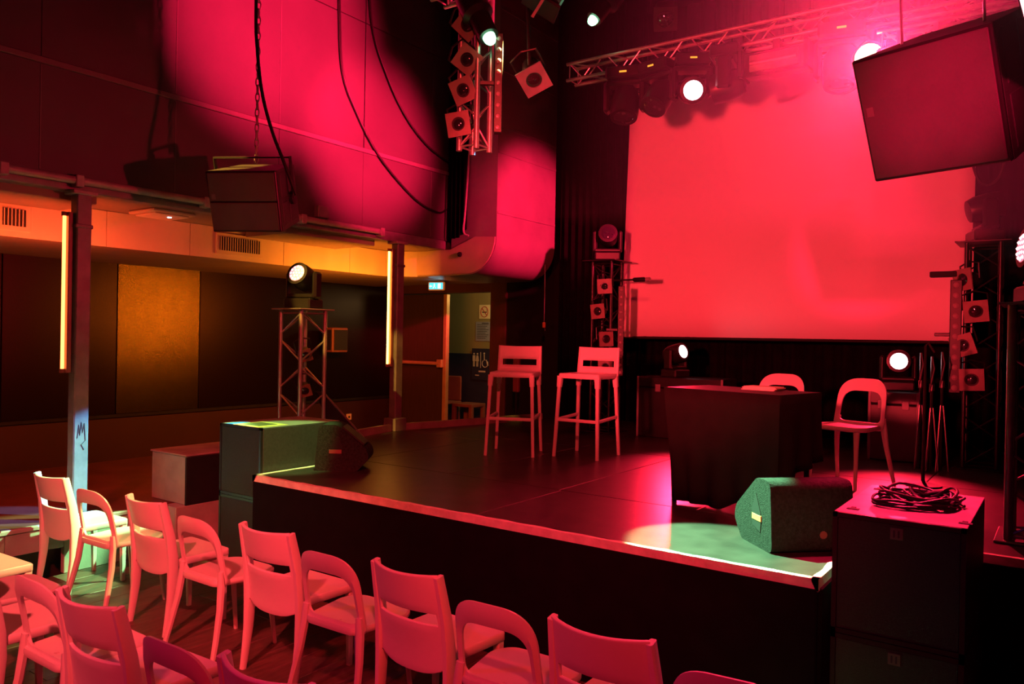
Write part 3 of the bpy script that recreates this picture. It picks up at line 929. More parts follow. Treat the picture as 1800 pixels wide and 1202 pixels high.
# ================================================================== POSTS WITH TUBES
for (y, z0, lb, tl, tm, t0, t1) in ((2.95, A, 'steel post with blue-lit foot at the left', 'orange-red light tube on the left post', 'neonred', 1.5, 2.7),
                                    (6.38, S, 'steel post beside the door, right end of the balcony', 'amber light tube on the post beside the door', 'neonyellow', 1.48, 2.78)):
    t = thing('steel_post', lb, 'post', (XB, y, z0))
    s = MB()
    H = 2.865 - z0
    MB().bbox((-0.05, -0.055, 0), (0.05, 0.055, H), 0.008).build('shaft', 'steel', t)
    MB().bbox((-0.055, -0.065, H - 0.28), (0.055, 0.065, H - 0.25), 0.005).build('collar', 'steel', t)
    MB().bbox((-0.09, -0.09, 0), (0.09, 0.09, 0.015 if z0 == A else 0.14), 0.005).build('base_plate', 'steel', t)
    MB().bbox((-0.08, -0.09, H - 0.03), (0.07, 0.09, H), 0.005).build('head_plate', 'rail', t)
    if z0 == A:
        g = [(0.052, -0.03, 0.62), (0.052, -0.02, 0.72), (0.052, -0.012, 0.64), (0.052, -0.002, 0.74), (0.052, 0.008, 0.66), (0.052, 0.02, 0.73), (0.052, 0.03, 0.6), (0.052, 0.0, 0.57), (0.052, 0.02, 0.53)]
        MB().tube(g, 0.0035, 5).build('graffiti', 'ink', t)
    t2 = thing('light_tube', tl, 'tube light', (XB - 0.02, y - 0.08, t0))
    MB().bbox((-0.03, -0.014, 0), (0.03, 0.02, t1 - t0), 0.004).build('housing', 'metalred', t2)
    MB().tube([(-0.01, -0.028, 0.03), (-0.01, -0.028, t1 - t0 - 0.03)], 0.012, 10).build('tube', tm, t2, smooth=True)
    MB().lathe([(0.02, 0), (0.02, 0.03)], 10, Matrix.Translation((-0.01, -0.028, 0))).lathe([(0.02, 0), (0.02, 0.03)], 10, Matrix.Translation((-0.01, -0.028, t1 - t0 - 0.03))).build('end_cap', 'metalred', t2)
    ad = bpy.data.lights.new('tube_glow', 'AREA')      # the tube's own light toward the aisle
    ad.shape = 'RECTANGLE'
    ad.size, ad.size_y = 0.05, t1 - t0 - 0.1
    ad.energy = 45 if z0 == A else 55
    ad.color = (1.0, 0.085, 0.022) if z0 == A else (1.0, 0.22, 0.012)
    ao = bpy.data.objects.new('tube_glow', ad)
    col.objects.link(ao)
    ao.location = (XB - 0.09, y - 0.10, (t0 + t1) / 2)
    ao.rotation_euler = (0, PI / 2, 0)

# ceiling lamp under the balcony
t = thing('ceiling_light', 'square ceiling lamp with small cool light under the balcony', 'ceiling light', (-6.5, 3.84, 2.868))
MB().bbox((-0.2, -0.2, -0.03), (0.2, 0.2, 0), 0.01).build('frame', 'duct', t)
MB().bbox((-0.16, -0.16, -0.045), (0.16, 0.16, -0.03), 0.01).build('diffuser', 'diffuser', t)
MB().lathe([(0.018, -0.052), (0.018, -0.045)], 12, Matrix.Translation((0.06, 0.03, 0))).build('indicator', 'coolled', t)

# small wall speaker, socket, exit sign, sensor
t = thing('wall_speaker', 'small dark speaker on a bracket on the left wall', 'loudspeaker', (XW + 0.04, 7.5, 1.58), rz=0.0)
MB().bbox((0.12, -0.14, 0), (0.34, 0.14, 0.34), 0.012).build('cabinet', 'metalred', t)
MB().bbox((0.14, -0.152, 0.03), (0.32, -0.14, 0.31), 0.004).bbox((0.34, -0.12, 0.03), (0.352, 0.12, 0.31), 0.004).build('grille', 'grille', t)
MB().bbox((0, -0.05, 0.12), (0.12, 0.05, 0.22), 0.01).build('bracket', 'black', t)
t = thing('wall_socket', 'pale orange-lit socket on the brown wainscot', 'socket', (XW + 0.03, 8.0, 0.58))
MB().bbox((0, -0.05, 0), (0.012, 0.05, 0.09), 0.004).build('plate', 'plugwhite', t)
MB().lathe([(0.018, 0), (0.018, 0.004)], 12, Matrix.Translation((0.012, 0, 0.045)) @ Matrix.Rotation(PI / 2, 4, 'Y')).build('outlet', 'ink', t)
t = thing('exit_sign', 'small cyan glowing exit sign hanging above the door', 'sign', (-6.80, 7.86, 2.43), rz=0.25)
MB().bbox((-0.12, -0.015, 0), (0.12, 0.035, 0.115), 0.012).build('housing', 'whiteink', t)
MB().bbox((-0.1, -0.02, 0.015), (0.1, -0.015, 0.1), 0.002).build('panel', 'cyanlit', t)
g = MB()
g.lathe([(0.008, -0.0225), (0.008, -0.02)], 10, Matrix.Translation((-0.02, 0, 0.085)) @ Matrix.Rotation(0, 4, 'X'))
g.v = [(x, y, z) for (x, y, z) in g.v]
g = MB()
g.box((-0.03, -0.023, 0.05), (-0.015, -0.02, 0.075)).box((-0.028, -0.023, 0.078), (-0.016, -0.02, 0.09))
g.add([(-0.03, -0.022, 0.05), (-0.045, -0.022, 0.028), (-0.038, -0.022, 0.025), (-0.02, -0.022, 0.05)], [(0, 1, 2, 3)])
g.add([(-0.02, -0.022, 0.05), (0.0, -0.022, 0.035), (-0.002, -0.022, 0.025), (-0.012, -0.022, 0.04)], [(0, 1, 2, 3)])
g.box((0.03, -0.023, 0.025), (0.07, -0.02, 0.09))
g.box((-0.085, -0.023, 0.05), (-0.055, -0.02, 0.06))
g.add([(-0.095, -0.022, 0.055), (-0.078, -0.022, 0.072), (-0.078, -0.022, 0.038)], [(0, 1, 2)])
g.build('running_figure', 'cyanmark', t)
MB().tube([(0, 0.01, 0.115), (0, 0.01, 0.13)], 0.01, 8).build('hanger', 'blackgloss', t)
t = thing('ceiling_sensor', 'small round black sensor on the orange duct face', 'sensor', (-5.9, 7.235, 2.80))
MB().lathe([(0.03, 0), (0.028, 0.02), (0.015, 0.03)], 14, Matrix.Rotation(PI / 2, 4, 'X')).build('body', 'black', t, smooth=True)
MB().lathe([(0.012, 0.03), (0.004, 0.034)], 10, Matrix.Rotation(PI / 2, 4, 'X')).build('lens', 'lens', t)

# notices in the corridor
t = thing('notice', 'yellowish paper no-smoking notice in the doorway', 'sign', (-7.85, 10.295, 2.13))
MB().bbox((-0.115, -0.006, 0), (0.115, 0, 0.23), 0.002).build('sheet', 'paper', t)
ringp = [(0.075 * math.cos(2 * PI * k / 24), -0.009, 0.115 + 0.085 * math.sin(2 * PI * k / 24)) for k in range(25)]
MB().tube(ringp, 0.006, 5).build('ban_ring', 'redink', t)
MB().tube([(-0.05, -0.009, 0.175), (0.05, -0.009, 0.055)], 0.006, 5).build('ban_bar', 'redink', t)
MB().box((-0.05, -0.008, 0.1), (0.045, -0.006, 0.117)).tube([(0.045, -0.009, 0.12), (0.055, -0.009, 0.14), (0.045, -0.009, 0.16)], 0.004, 4).build('cigarette', 'ink', t)
t = thing('notice', 'bluish paper notice below the no-smoking notice', 'sign', (-7.88, 10.295, 1.76))
MB().bbox((-0.15, -0.006, 0), (0.15, 0, 0.32), 0.002).build('sheet', 'bluepaper', t)
g = MB()
for k in range(9):
    g.box((-0.12, -0.008, 0.27 - k * 0.028), (0.12 - 0.03 * (k % 3), -0.006, 0.278 - k * 0.028))
g.box((-0.02, -0.008, 0.29), (0.12, -0.006, 0.305))
g.build('print_lines', 'ink', t)
t = thing('toilet_sign', 'dark blue toilet sign with white figures and wheelchair symbol', 'sign', (-7.88, 10.275, 1.12))
MB().bbox((-0.2, -0.012, 0), (0.17, 0, 0.52), 0.002).build('board', 'corridorblue', t)
g = MB()
for (x, sk) in ((-0.15, 0), (-0.08, 1)):
    g.lathe([(0.016, 0), (0.016, 0.003)], 12, Matrix.Translation((x, -0.013, 0.43)) @ Matrix.Rotation(PI / 2, 4, 'X'))
    w0, w1 = (0.028, 0.028) if sk == 0 else (0.018, 0.036)
    g.add([(x - w0, -0.015, 0.405), (x + w0, -0.015, 0.405), (x + w1, -0.015, 0.31), (x - w1, -0.015, 0.31)], [(0, 1, 2, 3)])
    g.box((x - 0.018, -0.015, 0.22), (x - 0.004, -0.013, 0.31)).box((x + 0.004, -0.015, 0.22), (x + 0.018, -0.013, 0.31))
g.build('figures', 'whiteink', t)
MB().box((-0.018, -0.015, 0.2), (-0.006, -0.013, 0.46)).build('divider', 'whiteink', t)
g = MB().lathe([(0.016, 0), (0.016, 0.003)], 12, Matrix.Translation((0.06, -0.013, 0.44)) @ Matrix.Rotation(PI / 2, 4, 'X'))
g.tube([(0.06, -0.014, 0.42), (0.065, -0.014, 0.33), (0.11, -0.014, 0.33), (0.13, -0.014, 0.25), (0.15, -0.014, 0.25)], 0.008, 5)
g.tube([(0.08 + 0.06 * math.cos(a), -0.014, 0.275 + 0.06 * math.sin(a)) for a in [PI * 0.7 + 1.5 * PI * k / 14 for k in range(15)]], 0.007, 5)
g.build('wheelchair', 'whiteink', t)
MB().box((-0.05, -0.015, 0.13), (0.09, -0.013, 0.155)).box((-0.12, -0.015, 0.07), (-0.04, -0.013, 0.085)).build('arrow_line', 'whiteink', t)

# furniture in the corridor
t = thing('side_table', 'small reddish wooden table standing in the corridor doorway', 'table', (-7.72, 9.75, A))
MB().bbox((-0.2, -0.18, 0.34), (0.2, 0.18, 0.39), 0.006).build('top', 'metalred', t)
for sx in (-1, 1):
    for sy in (-1, 1):
        MB().bbox((sx * 0.17 - 0.03, sy * 0.15 - 0.03, 0), (sx * 0.17 + 0.03, sy * 0.15 + 0.03, 0.34), 0.004).build('leg', 'metalred', t)
t = thing('corridor_chair', 'dark chair half hidden behind the open door edge', 'chair', (-8.2, 9.72, A))
MB().bbox((-0.2, -0.2, 0.36), (0.2, 0.2, 0.40), 0.01).build('seat', 'metalred', t)
MB().bbox((-0.2, 0.17, 0.40), (0.2, 0.2, 0.8), 0.02).build('backrest', 'metalred', t)
for sx in (-1, 1):
    for sy in (-1, 1):
        MB().bbox((sx * 0.17 - 0.015, sy * 0.17 - 0.015, 0), (sx * 0.17 + 0.015, sy * 0.17 + 0.015, 0.36), 0.003).build('leg', 'alu', t)

# pull cord with handset beside the duct
t = thing('hanging_remote', 'small orange handset dangling on a thin cord by the curtain', 'switch', (-5.44, 8.38, 1.96))
MB().bbox((-0.02, -0.012, 0), (0.02, 0.012, 0.07), 0.006).build('handset', 'orangeplug', t)
MB().tube([(0, 0, 0.07), (0.003, 0, 0.4), (0.0, 0, 0.80)], 0.004, 5).build('cord', 'palecable', t)
MB().tube([(0.01, 0, 0.0), (0.02, 0, -0.03), (0.01, 0, -0.05), (-0.004, 0, -0.03), (0.0, 0, 0.0)], 0.003, 5).build('loop', 'palecable', t)
t = thing('wall_box', 'narrow reddish box on a strut behind the left bar stool', 'box', (-5.76, 8.25, S))
MB().bbox((-0.045, -0.03, 0.36), (0.045, 0.03, 0.84), 0.012).build('box_body', 'metalred', t)
MB().tube([(0, 0.0, 0.0), (0, 0.0, 0.36)], 0.014, 8).build('strut', 'black', t)
MB().lathe([(0.1, 0), (0.1, 0.012), (0.02, 0.02)], 16).build('foot', 'black', t)

# ================================================================== TOWERS ON STAGE
truss('truss_tower', 'left lattice tower behind the left bass speakers, carrying a lit moving head', (-5.97, 4.97, S), 0.29, 1.28, 5, 'Z', 'alu', 0.02, 0.008, plate=0.42, base=0.42)
moving_head('moving head with pale pink LED face on top of the left lattice tower', (-5.97, 4.97, S + 1.292), math.radians(15), 0.35, lens='redhot', sc=0.98, led=False, ring=True)
for (z, lb) in ((1.62, 'upper lamp inside the left lattice tower'), (1.28, 'lower lamp inside the left lattice tower')):
    par_can(lb, (-5.95, 4.99, z), (0.7, -0.5, -0.3), 0.055, 0.12, 0.12, 0.3, gel='metalred')
t = thing('slanted_board', 'dark board leaning behind the left lattice tower', 'board', (-6.02, 5.62, S), rz=0.6)
MB().add([(-0.15, 0, 0), (0.15, 0, 0), (0.15, 0.03, 0), (-0.15, 0.03, 0), (-0.35, 0.0, 0.46), (-0.29, 0.0, 0.46), (-0.29, 0.03, 0.46), (-0.35, 0.03, 0.46)],
         [(0, 3, 2, 1), (4, 5, 6, 7), (0, 1, 5, 4), (1, 2, 6, 5), (2, 3, 7, 6), (3, 0, 4, 7)]).build('panel', 'black', t)
MB().bar([(0.16, 0.01, 0), (-0.28, 0.01, 0.47)], [(0.008, 0.012)] * 2).build('edge_rail', 'steel', t)

truss('truss_tower', 'right front lattice tower at the right edge of the frame', (-0.10, 5.16, S), 0.29, 1.28, 5, 'Z', 'darkalu', 0.024, 0.008, plate=0.42, base=0.42)
moving_head('moving head glowing red on the tower at the right edge', (-0.10, 5.16, S + 1.292), math.radians(-70), 0.1, lens='redhot', sc=0.98, led=False, ring=True)

# towers flanking the screen
truss('truss_tower', 'dark lattice tower just left of the screen', (-4.33, 7.98, S), 0.24, 1.94, 8, 'Z', 'blackgloss', 0.018, 0.007, plate=0.42, base=0.4)
moving_head('dark moving head on the tower left of the screen', (-4.33, 7.98, S + 1.955), 0.5, 0.2, sc=0.95, led=False)
lc = [((-4.25, 7.78, 2.42), (0.35, -1, -0.05), 0.05, 'top lamp on the tower left of the screen'),
      ((-4.33, 7.78, 2.14), (0.1, -1, -0.05), 0.1, 'tilted middle lamp on the tower left of the screen'),
      ((-4.22, 7.78, 1.83), (0.95, -0.8, -0.0), 0.05, 'pale pink framed lamp on the tower left of the screen'),
      ((-4.22, 7.78, 1.52), (0.35, -1, 0.0), 0.05, 'lowest lamp on that tower, seen through the right stool')]
for (p, a, ro, lb) in lc:
    par_can(lb, p, a, 0.066, 0.13, 0.165, ro)
led_batten('LED dot strip hugging the left edge of the screen', (-4.05, 7.8, 1.42), 1.0, 12, (0, 0, 0.5), 0.07)
cm = thing('clip_microphone', 'short dark rod pointing across the lower left screen corner', 'microphone', (-4.2, 7.85, 2.49))
MB().tube([(0, 0, 0), (0.28, 0, 0)], 0.01, 8).build('arm', 'black', cm)
MB().tube([(0.26, 0, 0), (0.28, 0, 0), (0.40, 0, 0.0), (0.43, 0, 0)], [0.012, 0.024, 0.026, 0.012], 10).build('head', 'black', cm, smooth=True)
MB().lathe([(0.022, 0), (0.022, 0.05)], 10, Matrix.Translation((0.42, 0, 0)) @ Matrix.Rotation(PI / 2, 4, 'Y')).build('tip', 'ledoff', cm)

truss('truss_tower', 'dark lattice tower at the right edge of the screen', (-0.60, 7.90, S), 0.25, 1.94, 8, 'Z', 'blackgloss', 0.018, 0.007, plate=0.42, base=0.4)
moving_head('black moving head on top of the tower right of the screen', (-0.60, 7.90, S + 1.955), 1.9, 0.25, sc=1.0, led=False)
lc = [((-0.74, 7.7, 2.39), (-0.7, -0.9, -0.05), 0.1, 'top lamp on the tower right of the screen'),
      ((-0.64, 7.68, 2.12), (0.1, -1, -0.25), 0.1, 'large dark framed lamp on the tower right of the screen'),
      ((-0.73, 7.68, 1.83), (-0.2, -1, -0.1), 0.3, 'tilted pale framed lamp on the tower right of the screen'),
      ((-0.66, 7.68, 1.54), (0.05, -1, -0.1), 0.05, 'lowest pale framed lamp on the tower right of the screen')]
for (p, a, ro, lb) in lc:
    par_can(lb, p, a, 0.075, 0.15, 0.185, ro)
led_batten('LED dot strip hugging the right edge of the screen', (-0.79, 7.7, 1.42), 0.97, 11, (0, 0, 0.1), 0.09)
MBt = thing('shelf_flap', 'black flap sticking out from the tower right of the screen', 'lamp shutter', (-0.72, 7.75, 2.42))
MB().bbox((-0.28, -0.03, 0.0), (0.0, 0.03, 0.05), 0.006).build('flap', 'black', MBt)
MB().tube([(0, 0, 0.02), (0.1, 0.0, 0.02)], 0.012, 8).build('arm', 'black', MBt)
cable('drooping_cable', 'cable looping below the right hanging loudspeaker', [(-0.72, 7.9, 3.75), (-0.72, 7.9, 3.5), (-0.66, 7.9, 3.27), (-0.57, 7.9, 3.22), (-0.48, 7.9, 3.35), (-0.46, 7.9, 3.7)], 0.012, 'rubber')

# cases with back lights
def case(label, lo, hi):
    t = thing('flight_case', label, 'case', ((lo[0] + hi[0]) / 2, (lo[1] + hi[1]) / 2, lo[2]))
    w, d, h = (hi[0] - lo[0]) / 2, (hi[1] - lo[1]) / 2, hi[2] - lo[2]
    MB().bbox((-w, -d, 0.0), (w, d, h - 0.12), 0.01).build('body', 'blackgloss', t)
    MB().bbox((-w, -d, h - 0.115), (w, d, h), 0.01).build('lid', 'blackgloss', t)
    e = MB()
    for sx in (-1, 1):
        e.bbox((sx * w - 0.012, -d - 0.004, 0), (sx * w + 0.012, -d + 0.012, h), 0.003)
    e.build('edge_trim', 'steel', t)
    for sx in (-0.5, 0.5):
        MB().bbox((sx * w - 0.03, -d - 0.008, h - 0.16), (sx * w + 0.03, -d, h - 0.08), 0.003).build('latch', 'steel', t)
    return t


case('long dark case under the left back light', (-3.85, 7.85, S), (-2.9, 8.3, 1.43))
case('dark case under the right back light', (-1.48, 7.8, S), (-1.08, 8.25, 1.40))
moving_head('left back light with glowing pink face below the screen', (-3.48, 8.0, 1.43), math.radians(75), 0.25, lens='redwhite', sc=0.85, led=False)
moving_head('right back light with round glowing pink face below the screen', (-1.28, 8.0, 1.40), math.radians(12), 0.05, lens='redwhite', sc=0.9, led=False)

# ================================================================== STAGE FURNITURE
# covered table
tb = thing('covered_table', 'small table under a long black cloth at centre stage', 'table', (-1.71, 4.96, S), rz=math.radians(-13.5))
hw, hd = 0.41, 0.24
for sx in (-1, 1):
    for sy in (-1, 1):
        MB().tube([(sx * (hw - 0.05), sy * (hd - 0.05), 0), (sx * (hw - 0.05), sy * (hd - 0.05), 0.72)], 0.016, 8).build('leg', 'black', tb, smooth=True)
MB().bbox((-hw, -hd, 0.715), (hw, hd, 0.74), 0.006).build('table_top', 'black', tb)
tcl = thing('table_cloth', 'black cloth draped over the small table, front hem slanting', 'cloth', (-1.71, 4.96, S), rz=math.radians(-13.5))
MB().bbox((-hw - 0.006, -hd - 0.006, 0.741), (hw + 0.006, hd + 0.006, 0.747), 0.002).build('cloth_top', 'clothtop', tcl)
per = []
nn = 28


def rectpt(s):
    L = [2 * hw, 2 * hd, 2 * hw, 2 * hd]
    s *= sum(L)
    P0 = [(-hw, -hd), (hw, -hd), (hw, hd), (-hw, hd)]
    for i in range(4):
        if s <= L[i] or i == 3:
            a, b = Vector(P0[i]), Vector(P0[(i + 1) % 4])
            return a + (b - a) * (s / L[i]), i, s / L[i]
        s -= L[i]


N = 120
vs, fs = [], []
levels = 9
for i in range(N):
    p, side, fr = rectpt(i / N)
    if side == 0:
        hem = 0.02 if fr < 0.55 else 0.02 + (fr - 0.55) / 0.45 * 0.20
    elif side == 1:
        hem = 0.22 + 0.1 * fr
    elif side == 2:
        hem = 0.32 - 0.15 * fr
    else:
        hem = 0.17 - 0.15 * fr
    out = Vector((p.x / hw, p.y / hd)).normalized()
    for k in range(levels):
        q = k / (levels - 1)
        z = 0.747 - (0.747 - hem) * q
        fold = 0.012 + 0.022 * q * math.sin(i * 0.75 + 0.6 * math.sin(i * 0.21)) * q
        pull = -0.10 * q * max(0, 1 - fr / 0.45) if side == 0 else (-0.10 * q * max(0, 1 - (1 - fr) / 0.5) if side == 3 else 0)
        vs.append((p.x + out.x * fold - pull * (1 if out.x < 0 else 0), p.y + out.y * fold, z))
for i in range(N):
    j = (i + 1) % N
    for k in range(levels - 1):
        fs.append((i * levels + k, j * levels + k, j * levels + k + 1, i * levels + k + 1))
dr = MB().add(vs, fs).build('drape', 'cloth', tcl, smooth=True)
m = dr.modifiers.new('thickness', 'SOLIDIFY')
m.thickness = 0.004
bk = thing('paper_stack', 'thin stack of red-lit papers lying on the black covered table', 'papers', (-1.60, 5.06, S + 0.747), rz=math.radians(-8))
for k in range(4):
    MB().box((-0.11 + 0.008 * (k % 2), -0.075 + 0.006 * k, 0.006 * k), (0.11 + 0.006 * (k % 3), 0.075, 0.006 * k + 0.005)).build('sheet_bundle', 'paper', bk)


# ------------------------------------------------------------------ chairs
def slotted_chair():
    """white monobloc chair with a slot across its curved back; faces +Y"""
    t = thing('slotted_chair', 'x', 'chair')
    out = rounded([(-0.215, -0.19), (0.215, -0.19), (0.222, 0.205), (-0.222, 0.205)], [0.03, 0.03, 0.02, 0.02], 4)
    n = len(out)

    def ring(s, z, dish=0.0):
        return [(x * s, y * s + 0.005, z - dish) for x, y in out]
    vs = ring(0.985, 0.408) + ring(1, 0.412) + ring(1, 0.445) + ring(0.975, 0.452) + ring(0.6, 0.446) + ring(0.25, 0.444)
    fs = [tuple(range(n - 1, -1, -1))]
    for k in range(5):
        for i in range(n):
            j = (i + 1) % n
            fs.append((k * n + i, k * n + j, (k + 1) * n + j, (k + 1) * n + i))
    fs.append(tuple(5 * n + i for i in range(n)))
    MB().add(vs, fs).build('seat', 'plastic', t, smooth=True)
    # curved back with the slot
    us = [-1, -0.9, -0.82, -0.6, -0.4, -0.2, 0, 0.2, 0.4, 0.6, 0.82, 0.9, 1]
    zs = [0.34, 0.38, 0.43, 0.49, 0.54, 0.578, 0.632, 0.67, 0.72, 0.765, 0.793, 0.80]

    def yb(z):
        pts = [(0.3, -0.18), (0.46, -0.185), (0.6, -0.205), (0.8, -0.25)]
        for (a, ya), (b, yc) in zip(pts[:-1], pts[1:]):
            if z <= b:
                return ya + (yc - ya) * (z - a) / (b - a)
        return pts[-1][1]
    vs, fs = [], []
    for z in zs:
        for u in us:
            zz = z
            if z == 0.34:
                zz = 0.345 + 0.05 * abs(u) ** 3
            if z == 0.80:
                zz = 0.80 + 0.006 * u * u
            w = 0.215 - 0.02 * max(0, (zz - 0.6)) / 0.2
            vs.append((u * w, yb(zz) - (0.028 + 0.035 * max(0, zz - 0.4) / 0.4) * (1 - u * u) + 0.014, zz))
    m_ = len(us)
    for k in range(len(zs) - 1):
        for i in range(m_ - 1):
            if zs[k] == 0.578 and abs((us[i] + us[i + 1]) / 2) < 0.84:
                continue
            fs.append((k * m_ + i, k * m_ + i + 1, (k + 1) * m_ + i + 1, (k + 1) * m_ + i))
    b = MB().add(vs, fs).build('backrest', 'plastic', t, smooth=True, recalc=False)
    sm = b.modifiers.new('thickness', 'SOLIDIFY')
    sm.thickness = 0.016
    sm.offset = 0
    bv = b.modifiers.new('bevel', 'BEVEL')
    bv.width = 0.004
    bv.segments = 2
    for s in (-1, 1):
        MB().bar([(s * 0.197, -0.232, 0.80), (s * 0.203, -0.21, 0.7), (s * 0.208, -0.188, 0.6), (s * 0.212, -0.172, 0.47), (s * 0.212, -0.168, 0.36), (s * 0.211, -0.175, 0.22), (s * 0.209, -0.192, 0.1), (s * 0.208, -0.208, 0)],
                 [(0.013, 0.022), (0.014, 0.024), (0.015, 0.026), (0.016, 0.03), (0.017, 0.03), (0.015, 0.025), (0.013, 0.02), (0.012, 0.016)]).build('leg', 'plastic', t, smooth=True)
        MB().bar([(s * 0.198, 0.182, 0.43), (s * 0.199, 0.182, 0.3), (s * 0.2, 0.184, 0)], [(0.02, 0.024), (0.017, 0.019), (0.013, 0.014)]).build('leg', 'plastic', t, smooth=True)
    return t


def hoop_chair(mat='plastic2'):
    """chair with an arched hoop back and big opening; faces +Y"""
    t = thing('hoop_chair', 'x', 'chair')
    # seat with a small hole near the back
    out = rounded([(-0.17, -0.19), (0.17, -0.19), (0.225, 0.12), (0.17, 0.215), (-0.17, 0.215), (-0.225, 0.12)], [0.05, 0.05, 0.1, 0.09, 0.09, 0.1], 5)
    n = len(out)
    hx, hy, hr = 0.0, -0.12, 0.013
    hole = []
    for x, y in out:
        a = math.atan2(y - hy, x - hx)
        hole.append((hx + hr * math.cos(a), hy + hr * math.sin(a)))

    def ring(f, z):
        return [(hx + (x - hx) * f + 0, hy + (y - hy) * f, z) for x, y in out]
    rows = [ring(0.96, 0.415), ring(1.0, 0.425), ring(1.0, 0.438), ring(0.97, 0.448), ring(0.7, 0.445), ring(0.35, 0.441),
            [(x, y, 0.44) for x, y in hole], [(x, y, 0.42) for x, y in hole]]
    vs = [p for r_ in rows for p in r_]
    fs = []
    for k in range(len(rows)):
        k2 = (k + 1) % len(rows)
        for i in range(n):
            j = (i + 1) % n
            fs.append((k * n + i, k * n + j, k2 * n + j, k2 * n + i))
    MB().add(vs, fs).build('seat', mat, t, smooth=True)
    # hoop
    outer = rounded([(-0.205, 0.405), (0.205, 0.405), (0.19, 0.79), (-0.19, 0.79)], [0.05, 0.05, 0.15, 0.15], 10)
    inner = rounded([(-0.170, 0.462), (0.170, 0.462), (0.156, 0.695), (-0.156, 0.695)], [0.045, 0.045, 0.10, 0.10], 10)
    nn_ = len(outer)

    def yb(x, z):
        lean = -0.175 - 0.02 * (z - 0.4) - 0.28 * max(0, z - 0.43) ** 1.4
        return lean + 0.03 * (x / 0.2) ** 2
    mid = [((a[0] * 0.55 + b_[0] * 0.45), (a[1] * 0.55 + b_[1] * 0.45)) for a, b_ in zip(outer, inner)]
    rows = []
    for poly, off, sc_ in ((outer, 0.0, 1), (mid, -0.012, 1), (inner, -0.003, 1), (inner, 0.010, 1), (mid, 0.014, 1), (outer, 0.010, 1)):
        rows.append([(x, yb(x, z) + off, z) for x, z in poly])
    vs = [p for r_ in rows for p in r_]
    fs = []
    for k in range(6):
        k2 = (k + 1) % 6
        for i in range(nn_):
            j = (i + 1) % nn_
            fs.append((k * nn_ + i, k * nn_ + j, k2 * nn_ + j, k2 * nn_ + i))
    MB().add(vs, fs).build('hoop_back', mat, t, smooth=True)
    for s in (-1, 1):
        MB().bar([(s * 0.18, -0.168, 0.50), (s * 0.188, -0.168, 0.42), (s * 0.20, -0.18, 0.3), (s * 0.218, -0.215, 0.14), (s * 0.232, -0.25, 0)],
                 [(0.018, 0.012), (0.022, 0.018), (0.017, 0.018), (0.014, 0.016), (0.012, 0.013)], c=0.55).build('leg', mat, t, smooth=True)
        MB().bar([(s * 0.165, 0.155, 0.43), (s * 0.172, 0.168, 0.3), (s * 0.188, 0.2, 0)], [(0.022, 0.022), (0.015, 0.015), (0.011, 0.011)], c=0.55).build('leg', mat, t, smooth=True)
    return t


A0 = slotted_chair()
U0 = hoop_chair()
FR = 'front row of audience chairs'
SR = 'second row of audience chairs'
plan = [('A', -5.80, 2.86, 0.02, 'slotted-back white chair at the left end of the front row, beside the platform', FR),
        ('U', -5.17, 2.80, 0.04, 'arched open-back chair second from the left in the front row', FR),
        ('A', -4.56, 2.85, -0.03, 'bright pink-lit slotted chair third from the left in the front row', FR),
        ('U', -3.97, 2.78, 0.0, 'arched open-back chair fourth from the left in the front row', FR),
        ('A', -3.41, 2.85, 0.0, 'slotted-back chair fifth from the left in the front row', FR),
        ('U', -2.86, 2.75, 0.02, 'arched chair sixth in the front row, small hole in its seat visible', FR),
        ('A', -2.35, 2.79, -0.05, 'slotted-back chair seventh in the front row, in front of the black stage skirt', FR),
        ('U', -1.82, 2.67, 0.03, 'purple-tinged arched chair eighth in the front row', FR),
        ('A', -1.33, 2.68, 0.0, 'slotted-back chair with yellow-lit right rim, ninth in the front row', FR),
        ('U', -0.86, 2.60, 0.1, 'arched chair at the right end of the front row, bottom of the frame', FR),
        ('A', -5.12, 1.92, 0.05, 'slotted chair with orange seat cut off by the left frame edge', SR),
        ('U', -4.56, 1.85, 0.0, 'arched chair with overexposed white seat at the left frame edge', SR),
        ('A', -4.05, 1.70, 0.0, 'slotted chair with bright pink seat, its back cut by the left edge', SR),
        ('U', -3.50, 1.74, 0.0, 'dark red arched chair in the second row near the left edge', SR),
        ('A', -3.04, 1.75, 0.04, 'dark red slotted chair in the second row at lower left', SR),
        ('U', -2.44, 1.71, 0.02, 'purple-topped arched chair in the second row at the bottom', SR),
        ('A', -1.98, 1.75, 0.02, 'slotted chair at the bottom edge, only its top showing', SR)]
usedA = usedU = False
for (k, x, y, rz, lb, g) in plan:
    if k == 'A':
        c = A0 if not usedA else copy_tree(A0)
        usedA = True
    else:
        c = U0 if not usedU else copy_tree(U0)
        usedU = True
    c.location = (x, y, 0)
    c.rotation_euler = (0, 0, rz)
    c['label'] = lb
    c['group'] = g
# two arched chairs on stage
for (x, y, rz, lb) in ((-1.34, 6.28, PI - 0.34, 'arched chair standing on stage to the right of the covered table'),
                       (-1.99, 6.55, PI - 0.1, 'arched chair on stage mostly hidden behind the covered table')):
    c = copy_tree(U0)
    c.location = (x, y, S)
    c.rotation_euler = (0, 0, rz)
    c['label'] = lb
    c['group'] = 'arched chairs on stage'


